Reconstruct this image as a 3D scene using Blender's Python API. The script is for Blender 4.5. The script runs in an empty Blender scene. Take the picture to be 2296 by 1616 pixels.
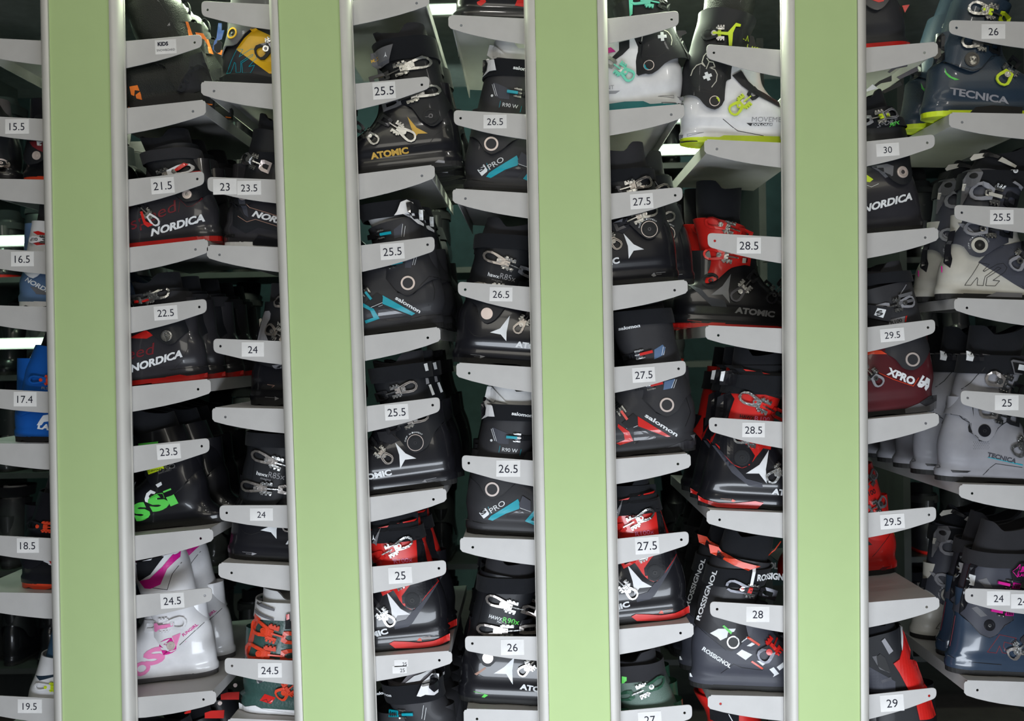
import bpy, bmesh, math, random
import numpy as np
from mathutils import Vector, Matrix, Euler
from mathutils.geometry import tessellate_polygon

random.seed(7)
SC = bpy.context.scene
COL = SC.collection
# ---------------------------------------------------------------- camera
F_PX = 2100.0
CAM = Vector((0.0, -2.1, 1.35))
YAW, PITCH, ROLL = math.radians(1.15), math.radians(-0.55), math.radians(-1.15)
cd = bpy.data.cameras.new('camera'); cam = bpy.data.objects.new('camera', cd); COL.objects.link(cam)
cd.sensor_width = 36; cd.lens = 36*F_PX/2296
cd.clip_start = .05
cd.dof.use_dof = True; cd.dof.focus_distance = 2.14; cd.dof.aperture_fstop = 5.0
M = Matrix.Rotation(YAW, 3, 'Z') @ Matrix.Rotation(math.pi/2+PITCH, 3, 'X') @ Matrix.Rotation(ROLL, 3, 'Z')
cam.matrix_world = Matrix.Translation(CAM) @ M.to_4x4()
SC.camera = cam

# ---------------------------------------------------------------- world, exposure, big lights
w = bpy.data.worlds.new('world'); SC.world = w; w.use_nodes = True
w.node_tree.nodes['Background'].inputs[0].default_value = (.55, .62, .75, 1)
w.node_tree.nodes['Background'].inputs[1].default_value = .035
SC.view_settings.view_transform = 'Standard'; SC.view_settings.look = 'None'
SC.view_settings.gamma = 1; SC.view_settings.use_curve_mapping = False
SC.view_settings.exposure = -0.33

def area(name, loc, target, sx, sy, power, color):
    l = bpy.data.lights.new(name, 'AREA'); l.shape = 'RECTANGLE'; l.size = sx; l.size_y = sy
    l.energy = power; l.color = color
    o = bpy.data.objects.new(name, l); COL.objects.link(o); o.location = loc
    o.rotation_euler = (Vector(target)-Vector(loc)).to_track_quat('-Z', 'Y').to_euler()
    return o
# shop lamps and added fill lights in front of the racks, tubes inside the store room
area('low_front_fill', (.20, -1.45, .30), (.15, 0, .45), 2.0, .4, 41, (.84, .91, 1))  # soft light added low in front to brighten the lower part of the racks
area('shop_ceiling_and_fill', (-.9, -1.7, 2.75), (-.3, 0, 1.3), 1.2, .5, 3.5, (1, .94, .72))
area('shop_ceiling_and_fill', (1.3, -1.7, 2.75), (.5, 0, 1.2), 1.2, .5, 4, (1, .93, .74))
area('shop_ceiling_and_fill', (.0, -3.4, 2.2), (0, 0, 1.2), 1.6, .8, 18, (1, .96, .86))  # broad frontal fill added behind the camera, no lamp of the ceiling
for i_, (x_, y_) in enumerate(((-1.0, -.9), (-.25, -1.3), (.55, -.9), (1.2, -1.3))):
    area('shop_spot_light', (x_, y_, 2.6), (x_*.8, .05, 1.2), .07, .07, 1.6, (1, .97, .92))
area('store_room_light', (-.80, .27, 2.36), (-.80, .2, 1.2), .16, .44, 15, (.84, 1, .70))
area('store_room_light', (.38, .27, 2.30), (.38, .15, 1.2), .22, .46, 34, (.86, 1, .74))
area('store_room_light', (-1.85, .8, 2.35), (-1.75, 1.3, 1.0), .5, .1, 7, (.62, 1, .70))  # mint light added so the rear boots in the far left gap show
area('store_room_light', (-.22, .27, 2.38), (-.22, .2, 1.2), .14, .44, 8, (.86, 1, .72))
area('store_room_light', (-.3, 2.6, 2.6), (-.3, 3.2, 2.2), 3.4, .1, 9, (.75, 1, .88))
# ---------------------------------------------------------------- pixels of the survey -> points of the place
CR = {'M': (0, 0, 1), 'Z1': (0, 0, 2.02), 'Z2': (0, 800, 1.98),
      'A3': (270, 0, 4.04), 'A4': (270, 380, 4.04), 'A5': (270, 700, 4.04), 'A6': (290, 960, 4.04), 'A7': (290, 1216, 4.04),
      'B1': (780, 0, 3.848), 'B2': (780, 400, 3.8465), 'B3': (800, 780, 3.848), 'B4': (820, 1180, 3.707),
      'B5': (1350, 0, 3.848), 'B6': (1350, 400, 3.848), 'B7': (1360, 780, 3.848), 'B8': (1360, 1180, 3.707),
      'D1': (1920, 0, 4.04), 'D2': (1920, 300, 4.04), 'D3': (1920, 680, 4.04), 'D4': (1920, 1000, 4.04), 'D5': (1920, 1260, 4.54)}
def full(crop, p):
    x0, y0, k = CR[crop]
    return (x0+p[0]/k, y0+p[1]/k)
def at(px, py, Y=0.0):
    d = M @ Vector(((px-1148)/F_PX, -(py-808)/F_PX, -1.0))
    t = (Y-CAM.y)/d.y
    return CAM + d*t
def proj(P):
    q = M.transposed() @ (Vector(P)-CAM)
    return (1148+F_PX*q.x/-q.z, 808-F_PX*q.y/-q.z)

# ---------------------------------------------------------------- materials
MATS = {}
def mat(name, col, rough=.5, metal=0, coat=0, bump=0, scale=400, var=.06, trans=0, emit=None, sheen=0, kind='noise', spec=.5):
    if name in MATS: return MATS[name]
    m = bpy.data.materials.new(name); MATS[name] = m; m.use_nodes = True
    nt = m.node_tree; N = nt.nodes; L = nt.links; b = N['Principled BSDF']
    b.inputs['Roughness'].default_value = rough; b.inputs['Metallic'].default_value = metal
    b.inputs['Coat Weight'].default_value = coat; b.inputs['Coat Roughness'].default_value = .06
    if not metal: b.inputs['Specular IOR Level'].default_value = spec
    if sheen: b.inputs['Sheen Weight'].default_value = sheen
    tc = N.new('ShaderNodeTexCoord')
    nz = N.new('ShaderNodeTexNoise'); nz.inputs['Scale'].default_value = 18; nz.inputs['Detail'].default_value = 5
    L.new(tc.outputs['Object'], nz.inputs['Vector'])
    cr = N.new('ShaderNodeValToRGB'); L.new(nz.outputs['Fac'], cr.inputs['Fac'])
    a = [max(0, c*(1-var*2)) for c in col]; c2 = [min(1, c*(1+var*2)) for c in col]
    cr.color_ramp.elements[0].position = .3; cr.color_ramp.elements[1].position = .7
    cr.color_ramp.elements[0].color = (*a, 1); cr.color_ramp.elements[1].color = (*c2, 1)
    L.new(cr.outputs[0], b.inputs['Base Color'])
    if bump:
        if kind == 'weave':
            t = N.new('ShaderNodeTexChecker'); t.inputs['Scale'].default_value = scale; out = t.outputs['Fac']
        elif kind == 'voronoi':
            t = N.new('ShaderNodeTexVoronoi'); t.inputs['Scale'].default_value = scale; out = t.outputs['Distance']
        else:
            t = N.new('ShaderNodeTexNoise'); t.inputs['Scale'].default_value = scale; out = t.outputs['Fac']
        L.new(tc.outputs['Object'], t.inputs['Vector'])
        bp = N.new('ShaderNodeBump'); bp.inputs['Strength'].default_value = bump; bp.inputs['Distance'].default_value = .001
        L.new(out, bp.inputs['Height']); L.new(bp.outputs[0], b.inputs['Normal'])
    if emit:
        b.inputs['Emission Color'].default_value = (*emit[0], 1); b.inputs['Emission Strength'].default_value = emit[1]
    return m
GLOSSY = dict(rough=.3, coat=.5, bump=.03, scale=60, spec=.35)
SATIN = dict(rough=.5, coat=.04, bump=.08, scale=300, spec=.3)
CLOTH = dict(rough=.9, bump=.6, scale=900, sheen=.05, kind='weave', spec=.2)
mat('smoked black plastic', (.010, .010, .013), **GLOSSY)
mat('smoked grey plastic', (.030, .029, .034), **GLOSSY)
mat('matte black plastic', (.012, .013, .016), **SATIN)
mat('graphite plastic', (.030, .030, .034), **SATIN)
mat('slate plastic', (.055, .058, .075), **SATIN)
mat('deep black', (.004, .004, .005), rough=.5)
mat('navy plastic', (.018, .035, .058), rough=.4, coat=.2, bump=.5, scale=260, kind='weave')
mat('blue grey plastic', (.028, .046, .078), rough=.25, coat=.5, bump=.03, scale=60)
mat('light grey plastic', (.27, .27, .295), **SATIN)
mat('mid grey plastic', (.13, .13, .14), **SATIN)
mat('white plastic', (.78, .78, .80), rough=.3, coat=.4)
mat('ivory plastic', (.52, .50, .44), rough=.4, coat=.1)
mat('lilac white plastic', (.42, .48, .66), rough=.35, coat=.3)
mat('red plastic', (.62, .018, .014), rough=.32, coat=.4)
mat('orange red plastic', (.72, .06, .02), rough=.35, coat=.2)
mat('orange', (.85, .2, .02), rough=.5)
mat('burgundy plastic', (.085, .014, .018), rough=.35, coat=.3)
mat('dark green plastic', (.035, .085, .075), rough=.4, coat=.2, bump=.4, scale=180, kind='voronoi')
mat('bottle green plastic', (.03, .10, .06), rough=.3, coat=.4)
mat('glitter green plastic', (.11, .17, .14), rough=.4, bump=.5, scale=700, kind='voronoi')
mat('blue plastic', (.01, .10, .42), rough=.3, coat=.3)
mat('kid blue plastic', (.10, .17, .30), rough=.35, coat=.2)
mat('yellow plastic', (.80, .45, .01), rough=.4)
mat('teal', (.0, .33, .42), rough=.4)
mat('mint', (.16, .72, .52), rough=.35)
mat('dark teal', (.0, .18, .2), rough=.4)
mat('lime', (.62, .78, .02), rough=.35)
mat('green', (.10, .62, .08), rough=.4)
mat('magenta', (.70, .01, .30), rough=.4)
mat('pink', (.85, .25, .5), rough=.4)
mat('gold print', (.62, .38, .06), rough=.4, metal=.2)
mat('white print', (.80, .82, .84), rough=.5)
mat('grey print', (.30, .30, .32), rough=.5)
mat('bronze print', (.42, .24, .18), rough=.5)
mat('dim red print', (.16, .012, .02), rough=.4)
mat('black print', (.01, .01, .012), rough=.5)
mat('chrome', (.46, .46, .45), rough=.3, metal=1, bump=.9, scale=160)
mat('satin metal', (.46, .42, .39), rough=.36, metal=.85, bump=.6, scale=120)
mat('pearl metal', (.72, .62, .58), rough=.38, metal=.5)
mat('dark metal', (.08, .08, .09), rough=.3, metal=.8)
mat('black cloth', (.010, .011, .014), **CLOTH)
mat('charcoal cloth', (.028, .028, .032), **CLOTH)
mat('grey cloth', (.16, .15, .16), **CLOTH)
mat('white cloth', (.62, .62, .62), rough=.8, bump=.2, scale=500, kind='weave')
mat('magenta cloth', (.45, .005, .16), rough=.8, bump=.3, scale=700, kind='weave')
mat('blue cloth', (.03, .09, .17), rough=.8, bump=.3, scale=700, kind='weave')
mat('black leather', (.014, .016, .014), rough=.5, coat=.05, spec=.3, bump=.6, scale=500, kind='voronoi')
mat('black rubber', (.012, .012, .012), rough=.7, bump=.3, scale=300)
mat('sticker paper', (.80, .79, .78), rough=.8, spec=.15)
mat('ink', (.025, .025, .04), rough=.8, spec=.1)
mat('shelf steel', (.53, .52, .51), rough=.5, metal=.05, bump=.25, scale=900, var=.02)
mat('rail aluminium', (.60, .585, .545), rough=.5, metal=.12, bump=.03, scale=500, var=.01)
mat('green panel', (.455, .60, .275), rough=.62, spec=.35, bump=.01, scale=60, var=.006)
mat('post steel', (.05, .05, .055), rough=.5, metal=.4)
mat('store wall', (.045, .085, .085), rough=.85, bump=.2, scale=90)
mat('shop floor', (.11, .10, .095), rough=.6, bump=.2, scale=60)
mat('store ceiling', (.5, .52, .5), rough=.9)
mat('tube glow', (.9, 1, .9), emit=((.72, 1, .78), 7))
mat('dark steel', (.05, .055, .055), rough=.5, metal=.2)

# ---------------------------------------------------------------- small helpers
def link(o, parent=None, mats=()):
    COL.objects.link(o)
    if parent is not None: o.parent = parent
    return o
def mk(name, V, F, mats, parent=None, fm=None, smooth=False, angle=35):
    me = bpy.data.meshes.new(name); me.from_pydata([tuple(v) for v in V], [], F)
    if isinstance(mats, str): mats = [mats]
    for m in mats: me.materials.append(MATS[m])
    if fm: me.polygons.foreach_set('material_index', fm)
    me.update()
    bm = bmesh.new(); bm.from_mesh(me); bmesh.ops.recalc_face_normals(bm, faces=bm.faces)
    if smooth:
        ca = math.radians(angle)
        for f in bm.faces: f.smooth = True
        for e in bm.edges:
            if len(e.link_faces) == 2 and e.calc_face_angle(0) > ca: e.smooth = False
    bm.to_mesh(me); bm.free()
    o = bpy.data.objects.new(name, me)
    return link(o, parent)
def empty(name, loc, label=None, cat=None, group=None, kind=None, rot=(0, 0, 0)):
    o = bpy.data.objects.new(name, None); COL.objects.link(o); o.location = loc; o.rotation_euler = rot
    o.empty_display_size = .02
    tag(o, label, cat, group, kind); return o
def tag(o, label=None, cat=None, group=None, kind=None):
    if label: o['label'] = label
    if cat: o['category'] = cat
    if group: o['group'] = group
    if kind: o['kind'] = kind
    return o
def box_v(x0, x1, y0, y1, z0, z1):
    V = [(x, y, z) for x in (x0, x1) for y in (y0, y1) for z in (z0, z1)]
    F = [(0, 1, 3, 2), (4, 6, 7, 5), (0, 4, 5, 1), (2, 3, 7, 6), (0, 2, 6, 4), (1, 5, 7, 3)]
    return V, F
def box(name, x0, x1, y0, y1, z0, z1, m, parent=None, kind=None):
    V, F = box_v(x0, x1, y0, y1, z0, z1); o = mk(name, V, F, m, parent)
    if kind: o['kind'] = kind
    return o
def pchip(P):
    P = sorted(P); out = [P[0]]
    for p in P[1:]:
        if p[0] > out[-1][0]+1e-6: out.append(p)
    x = np.array([p[0] for p in out], float); y = np.array([p[1] for p in out], float)
    if len(x) == 1: return lambda q: float(y[0])
    h = np.diff(x); dl = np.diff(y)/h; n = len(x); m = np.zeros(n)
    m[0] = dl[0]; m[-1] = dl[-1]
    for i in range(1, n-1):
        m[i] = 0 if dl[i-1]*dl[i] <= 0 else 2*dl[i-1]*dl[i]/(dl[i-1]+dl[i])
    xs, ys, ms, hs = x.tolist(), y.tolist(), m.tolist(), h.tolist()
    import bisect
    def f(q):
        if q <= xs[0]: return ys[0]
        if q >= xs[-1]: return ys[-1]
        i = bisect.bisect_right(xs, q)-1
        t = (q-xs[i])/hs[i]; t2 = t*t; t3 = t2*t
        return ((2*t3-3*t2+1)*ys[i]+(t3-2*t2+t)*hs[i]*ms[i]+(-2*t3+3*t2)*ys[i+1]+(t3-t2)*hs[i]*ms[i+1])
    return f
def plate2d(name, outline, holes, thick, m, parent=None, bevel=.0004):
    """a sheet of metal in the XZ plane, front face towards -Y at y = 0"""
    cu = bpy.data.curves.new(name, 'CURVE'); cu.dimensions = '2D'; cu.fill_mode = 'BOTH'
    def sp(pts):
        s = cu.splines.new('POLY'); s.points.add(len(pts)-1)
        for i, p in enumerate(pts): s.points[i].co = (p[0], p[1], 0, 1)
        s.use_cyclic_u = True
    sp(outline)
    for (hx, hz, r) in holes:
        sp([(hx+r*math.cos(a), hz+r*math.sin(a)) for a in [i*math.pi/8 for i in range(16)]])
    cu.extrude = thick/2-bevel; cu.bevel_depth = bevel; cu.bevel_resolution = 1
    to = bpy.data.objects.new(name, cu); COL.objects.link(to)
    bpy.context.view_layer.update()
    me = bpy.data.meshes.new_from_object(to)
    bpy.data.objects.remove(to); bpy.data.curves.remove(cu)
    for v in me.vertices:
        x, y, z = v.co; v.co = (x, thick/2-z, y)
    me.materials.clear(); me.materials.append(MATS[m])
    bm = bmesh.new(); bm.from_mesh(me); bmesh.ops.recalc_face_normals(bm, faces=bm.faces); bm.to_mesh(me); bm.free()
    o = bpy.data.objects.new(name, me); return link(o, parent)
def roundpoly(pts, rad):
    out = []; n = len(pts)
    for i in range(n):
        p = Vector(pts[i]); a = Vector(pts[i-1]); b = Vector(pts[(i+1) % n]); r = rad[i] if isinstance(rad, (list, tuple)) else rad
        if r <= 0: out.append(tuple(p)); continue
        d1 = (a-p); d2 = (b-p); r = min(r, d1.length*.45, d2.length*.45)
        s = p+d1.normalized()*r; e = p+d2.normalized()*r
        for t in (0, .25, .5, .75, 1):
            out.append(tuple(s*(1-t)**2+p*2*t*(1-t)+e*t*t))
    return out
TXT = {}
def textmesh(s, bold=0, shear=0, spacing=1.0):
    k = (s, bold, shear, spacing)
    if k in TXT: return TXT[k]
    cu = bpy.data.curves.new('t', 'FONT'); cu.body = s; cu.size = 1; cu.offset = bold; cu.shear = shear
    cu.space_character = spacing; cu.resolution_u = 3
    to = bpy.data.objects.new('t', cu); COL.objects.link(to); bpy.context.view_layer.update()
    me = bpy.data.meshes.new_from_object(to); bpy.data.objects.remove(to); bpy.data.curves.remove(cu)
    V = [(v.co.x, v.co.y) for v in me.vertices]; F = [tuple(p.vertices) for p in me.polygons]
    bpy.data.meshes.remove(me)
    x0 = min(v[0] for v in V); x1 = max(v[0] for v in V); 
    y1 = .73
    V = [((x-x0)/(x1-x0), y/y1) for x, y in V]
    TXT[k] = (V, F, (x1-x0)/y1); return TXT[k]
# ---------------------------------------------------------------- ski boots
# a boot is described in millimetres: d runs from the heel to the toe, z up from the bottom of the sole
TILT = .066
class Surf:
    def __init__(s, back, front, W, Rb, Rf, foot=False, off=0):
        s.b, s.f, s.w, s.Rb, s.Rf, s.foot, s.off = pchip(back), pchip(front), pchip(W), Rb, Rf, foot, off
    def ext(s, z): return s.b(z)-s.off, s.f(z)+s.off
    def Y(s, d, z):
        h, f = s.ext(z); L = f-h
        if L <= 0: return 0
        d = min(max(d, h), f)
        rb = min(s.Rb, L*.5); rf = min(s.Rf, L*.5)
        e1 = min(1, (d-h)/rb); e2 = min(1, (f-d)/rf)
        y = (s.w(z)+s.off)*(1-(1-e1)**2.2)**.5*(1-(1-e2)**2.2)**.5
        if s.foot: y *= .86+.14*min(1, max(0, (d-60)/120))
        return y
def ring_mesh(name, surf, zb, zt, nz, nt, mats, parent, s, capb=False, capt=False, thick=0, angle=40):
    V = []; F = []
    for i in range(nz+1):
        v = i/nz
        for j in range(nt):
            th = 2*math.pi*j/nt
            c = (1-math.cos(th))/2; sg = -1 if th <= math.pi else 1
            z = zb(c*150+20) if not i else None
            lo, hi = zb, zt
            z0 = 100
            for _ in range(5):
                h, f = surf.ext(z0); d = h+(f-h)*c; z0 = lo(d)+(hi(d)-lo(d))*v
            h, f = surf.ext(z0); d = h+(f-h)*c
            y = surf.Y(d, z0)*sg if j not in (0,) else 0
            V.append((s*d*.001, y*.001, z0*.001))
    for i in range(nz):
        for j in range(nt):
            a = i*nt+j; b = i*nt+(j+1) % nt
            F.append((a, b, b+nt, a+nt))
    if capb: F.append(tuple(range(nt))[::-1])
    if capt: F.append(tuple(nz*nt+j for j in range(nt)))
    o = mk(name, V, F, mats, parent, smooth=True, angle=angle)
    if thick:
        bm = bmesh.new(); bm.from_mesh(o.data)
        # make sure normals point outward, then thicken inward
        c = Vector((sum(v.co.x for v in bm.verts)/len(bm.verts), 0, 0))
        f0 = max(bm.faces, key=lambda f: abs(f.calc_center_median().y))
        if f0.normal.y*f0.calc_center_median().y < 0: bmesh.ops.reverse_faces(bm, faces=bm.faces)
        bmesh.ops.solidify(bm, geom=bm.faces[:], thickness=thick*.001)
        bmesh.ops.recalc_face_normals(bm, faces=bm.faces)
        ca = math.radians(angle)
        for f in bm.faces: f.smooth = True
        for e in bm.edges: e.smooth = not (len(e.link_faces) == 2 and e.calc_face_angle(0) > ca)
        bm.to_mesh(o.data); bm.free()
    return o

class Emb:
    """collects flat pieces drawn in the boot's side view and lays them on the boot's outer side"""
    def __init__(s, surf): s.V = []; s.F = []; s.M = []; s.mats = []; s.surf = surf
    def mi(s, m):
        if m not in s.mats: s.mats.append(m)
        return s.mats.index(m)
    def put(s, x, z, h): s.V.append((x*.001, -(s.surf(x, z)+h)*.001, z*.001)); return len(s.V)-1
    def prism(s, pts, h0, h1, m, hole=None):
        k = s.mi(m); n = len(pts)
        t = [s.put(x, z, h1) for x, z in pts]; b = [s.put(x, z, h0) for x, z in pts]
        if hole:
            ti = [s.put(x, z, h1) for x, z in hole]; bi = [s.put(x, z, h0) for x, z in hole]
            q = [(t[i], t[(i+1) % n], ti[(i+1) % n], ti[i]) for i in range(n)]
            q += [(t[i], b[i], b[(i+1) % n], t[(i+1) % n]) for i in range(n)]
            q += [(ti[i], ti[(i+1) % n], bi[(i+1) % n], bi[i]) for i in range(n)]
        else:
            tri = tessellate_polygon([[Vector((x, z, 0)) for x, z in pts]])
            q = [(t[a], t[bb], t[c]) for a, bb, c in tri]
            q += [(t[i], b[i], b[(i+1) % n], t[(i+1) % n]) for i in range(n)]
        s.F += q; s.M += [k]*len(q)
    def sheet(s, pts, h, m, step=7.0, skirt=1.5):
        k = s.mi(m)
        bm = bmesh.new(); vs = [bm.verts.new((x, z, 0)) for x, z in pts]
        for a, b, c in tessellate_polygon([[Vector((x, z, 0)) for x, z in pts]]):
            try: bm.faces.new((vs[a], vs[b], vs[c]))
            except ValueError: pass
        xs = [p[0] for p in pts]; zs = [p[1] for p in pts]
        for ax, lo, hi in ((0, min(xs), max(xs)), (1, min(zs), max(zs))):
            q = (math.floor(lo/step)+1)*step
            while q < hi:
                co = (q, 0, 0) if ax == 0 else (0, q, 0); no = (1, 0, 0) if ax == 0 else (0, 1, 0)
                bmesh.ops.bisect_plane(bm, geom=bm.verts[:]+bm.edges[:]+bm.faces[:], plane_co=co, plane_no=no); q += step
        base = {v: s.put(v.co.x, v.co.y, h) for v in bm.verts}
        for f in bm.faces: s.F.append(tuple(base[v] for v in f.verts)); s.M.append(k)
        lowv = {}
        for e in bm.edges:
            if len(e.link_faces) == 1:
                for v in e.verts:
                    if v not in lowv: lowv[v] = s.put(v.co.x, v.co.y, h-skirt)
                a, b = e.verts; s.F.append((base[a], base[b], lowv[b], lowv[a])); s.M.append(k)
        bm.free()
    def line(s, pts, w, h, m, closed=False):
        n = len(pts); P = [Vector(p) for p in pts]
        for i in range(n if closed else n-1):
            a, b = P[i], P[(i+1) % n]; L = (b-a).length
            if L < 1e-6: continue
            t = (b-a)/L; nn = Vector((-t.y, t.x))*w/2; a = a-t*w*.3; b = b+t*w*.3
            k = max(1, int(L/9))
            for j in range(k):
                c = a+(b-a)*j/k; d = a+(b-a)*(j+1)/k
                s.prism([tuple(c+nn), tuple(c-nn), tuple(d-nn), tuple(d+nn)], h-1.0, h, m)
    def text(s, st, p0, p1, hh, h, m, bold=0, shear=0, arc=None):
        V, F, asp = textmesh(st, bold, shear)
        a, b = Vector(p0), Vector(p1); t = (b-a).normalized(); u = Vector((-t.y, t.x)); L = (b-a).length
        k = s.mi(m); base = len(s.V)
        for x, y in V:
            p = a+t*(x*L)+u*(y*hh); s.put(p.x, p.y, h)
        s.F += [tuple(base+i for i in f) for f in F]; s.M += [k]*len(F)
    def build(s, name, parent):
        if not s.F: return None
        me = bpy.data.meshes.new(name); me.from_pydata(s.V, [], s.F)
        for m in s.mats: me.materials.append(MATS[m])
        me.polygons.foreach_set('material_index', s.M); me.update()
        bm = bmesh.new(); bm.from_mesh(me)
        bmesh.ops.remove_doubles(bm, verts=bm.verts, dist=1e-7)
        for f in bm.faces:
            if abs(f.normal.y) > .5 and f.normal.y > 0: f.normal_flip()
        bm.to_mesh(me); bm.free()
        o = bpy.data.objects.new(name, me); return link(o, parent)

def circ(c, r, n=28): return [(c[0]+r*math.cos(2*math.pi*i/n), c[1]+r*math.sin(2*math.pi*i/n)) for i in range(n)]

def buckle(e, a, b, w, ml='satin metal', mb='satin metal', mc=None, style='loop', mr='chrome'):
    """lever with its end at a, serrated catch towards b; w is its width in mm"""
    a, b = Vector(a), Vector(b); L = (b-a).length; t = (b-a)/L; n = Vector((-t.y, t.x)); mc = mc or ml
    P = lambda u, v: tuple(a+t*(u*L)+n*(v*w))
    if style == 'bar':        # small coloured lever over a wire bail
        e.prism([P(.34, -.34), P(.62, -.34), P(.62, .34), P(.34, .34)], 0, 2.5, 'dark metal')
        for v in (-.42, .42):
            e.prism([P(.30, v-.07), P(.60, v-.1), P(.60, v+.1), P(.30, v+.07)], 1, 5, mr)
            e.prism(circ(P(.40, v), w*.11, 10), 1, 6.5, mr); e.prism(circ(P(.56, v), w*.09, 10), 1, 6.5, mr)
        e.prism([P(.02, -.15), P(.46, -.15), P(.46, .15), P(.02, .15)], 3, 8, ml)
        e.prism([P(.44, -.06), P(.62, -.06), P(.62, .06), P(.44, .06)], 3, 6, mr)
        e.prism([P(.60, -.35), P(1, -.28), P(1, .28), P(.60, .35)], 0, 4, mc)
        for q in (.68, .76, .84, .92):
            e.prism([P(q, -.22), P(q+.03, -.22), P(q+.03, .22), P(q, .22)], 3, 5.5, 'dark metal')
        return
    k = .46
    out = [P(0, -.12), P(.0, .12), P(.05, .38), P(.14, .5), P(.26, .46), P(k, .30), P(k, -.30), P(.26, -.46), P(.14, -.5), P(.05, -.38)]
    inn = [P(.05, -.09), P(.05, .09), P(.085, .26), P(.14, .31), P(.22, .28), P(k*.78, .14), P(k*.78, -.14), P(.22, -.28), P(.14, -.31), P(.085, -.26)]
    e.prism(out, 3.5, 7.5, ml, hole=inn)
    if style == 'double':
        i2 = lambda f: [tuple(Vector(p)*(1-f)+Vector(q)*f) for p, q in zip(out, inn)]
        e.prism(i2(.38), 7.4, 7.9, 'deep black', hole=i2(.58))
    e.prism([P(.30, -.22), P(.56, -.22), P(.56, .22), P(.30, .22)], 0, 6, mb)
    e.prism(circ(P(.34, 0), w*.20, 12), 5, 9, mr); e.prism(circ(P(.34, 0), w*.10, 8), 8.8, 9.6, mb)
    for v in (-.36, .36):
        sg = 1 if v > 0 else -1
        e.prism([P(.42, v-.10), P(.66, v-.10), P(.66, v+.12), P(.42, v+.12)], 1, 6, mr)
        for q in (.45, .53, .61):
            e.prism([P(q, v+sg*.05), P(q+.045, v+sg*.05), P(q+.045, v+sg*.22), P(q, v+sg*.22)], 2, 8, mr)
    e.prism([P(.52, -.05), P(.80, -.05), P(.80, .05), P(.52, .05)], 4, 7, mr)
    o2 = [P(.76, -.32), P(.76, .32), P(.86, .42), P(1.12, .42), P(1.12, -.42), P(.86, -.42)]
    i2 = [P(.84, -.10), P(.84, .10), P(.90, .18), P(1.04, .18), P(1.04, -.18), P(.90, -.18)]
    e.prism(o2, .5, 4, mc, hole=i2)
    for q in (.93, .98):
        pass

D_SB = [(0, 2), (28, 0), (31, 7), (60, 6), (90, 10), (120, 20), (150, 32), (190, 45)]
def dflt(L): return [(0, L), (30, L), (50, L-6), (75, L-28), (95, L-58), (120, L-96), (150, L-116), (195, L-124)]
D_SW = [(0, 40), (28, 43), (32, 41), (60, 48), (90, 47), (130, 42), (195, 40)]
D_CB = [(80, 6), (100, 9), (125, 17), (150, 27), (200, 44), (250, 58), (300, 70)]
D_CW = [(60, 52), (120, 49), (160, 46), (200, 46), (300, 48)]
D_HEM = [(-10, 158), (14, 150), (45, 124), (64, 97), (83, 86), (102, 94), (128, 128), (180, 155), (240, 165)]

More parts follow.
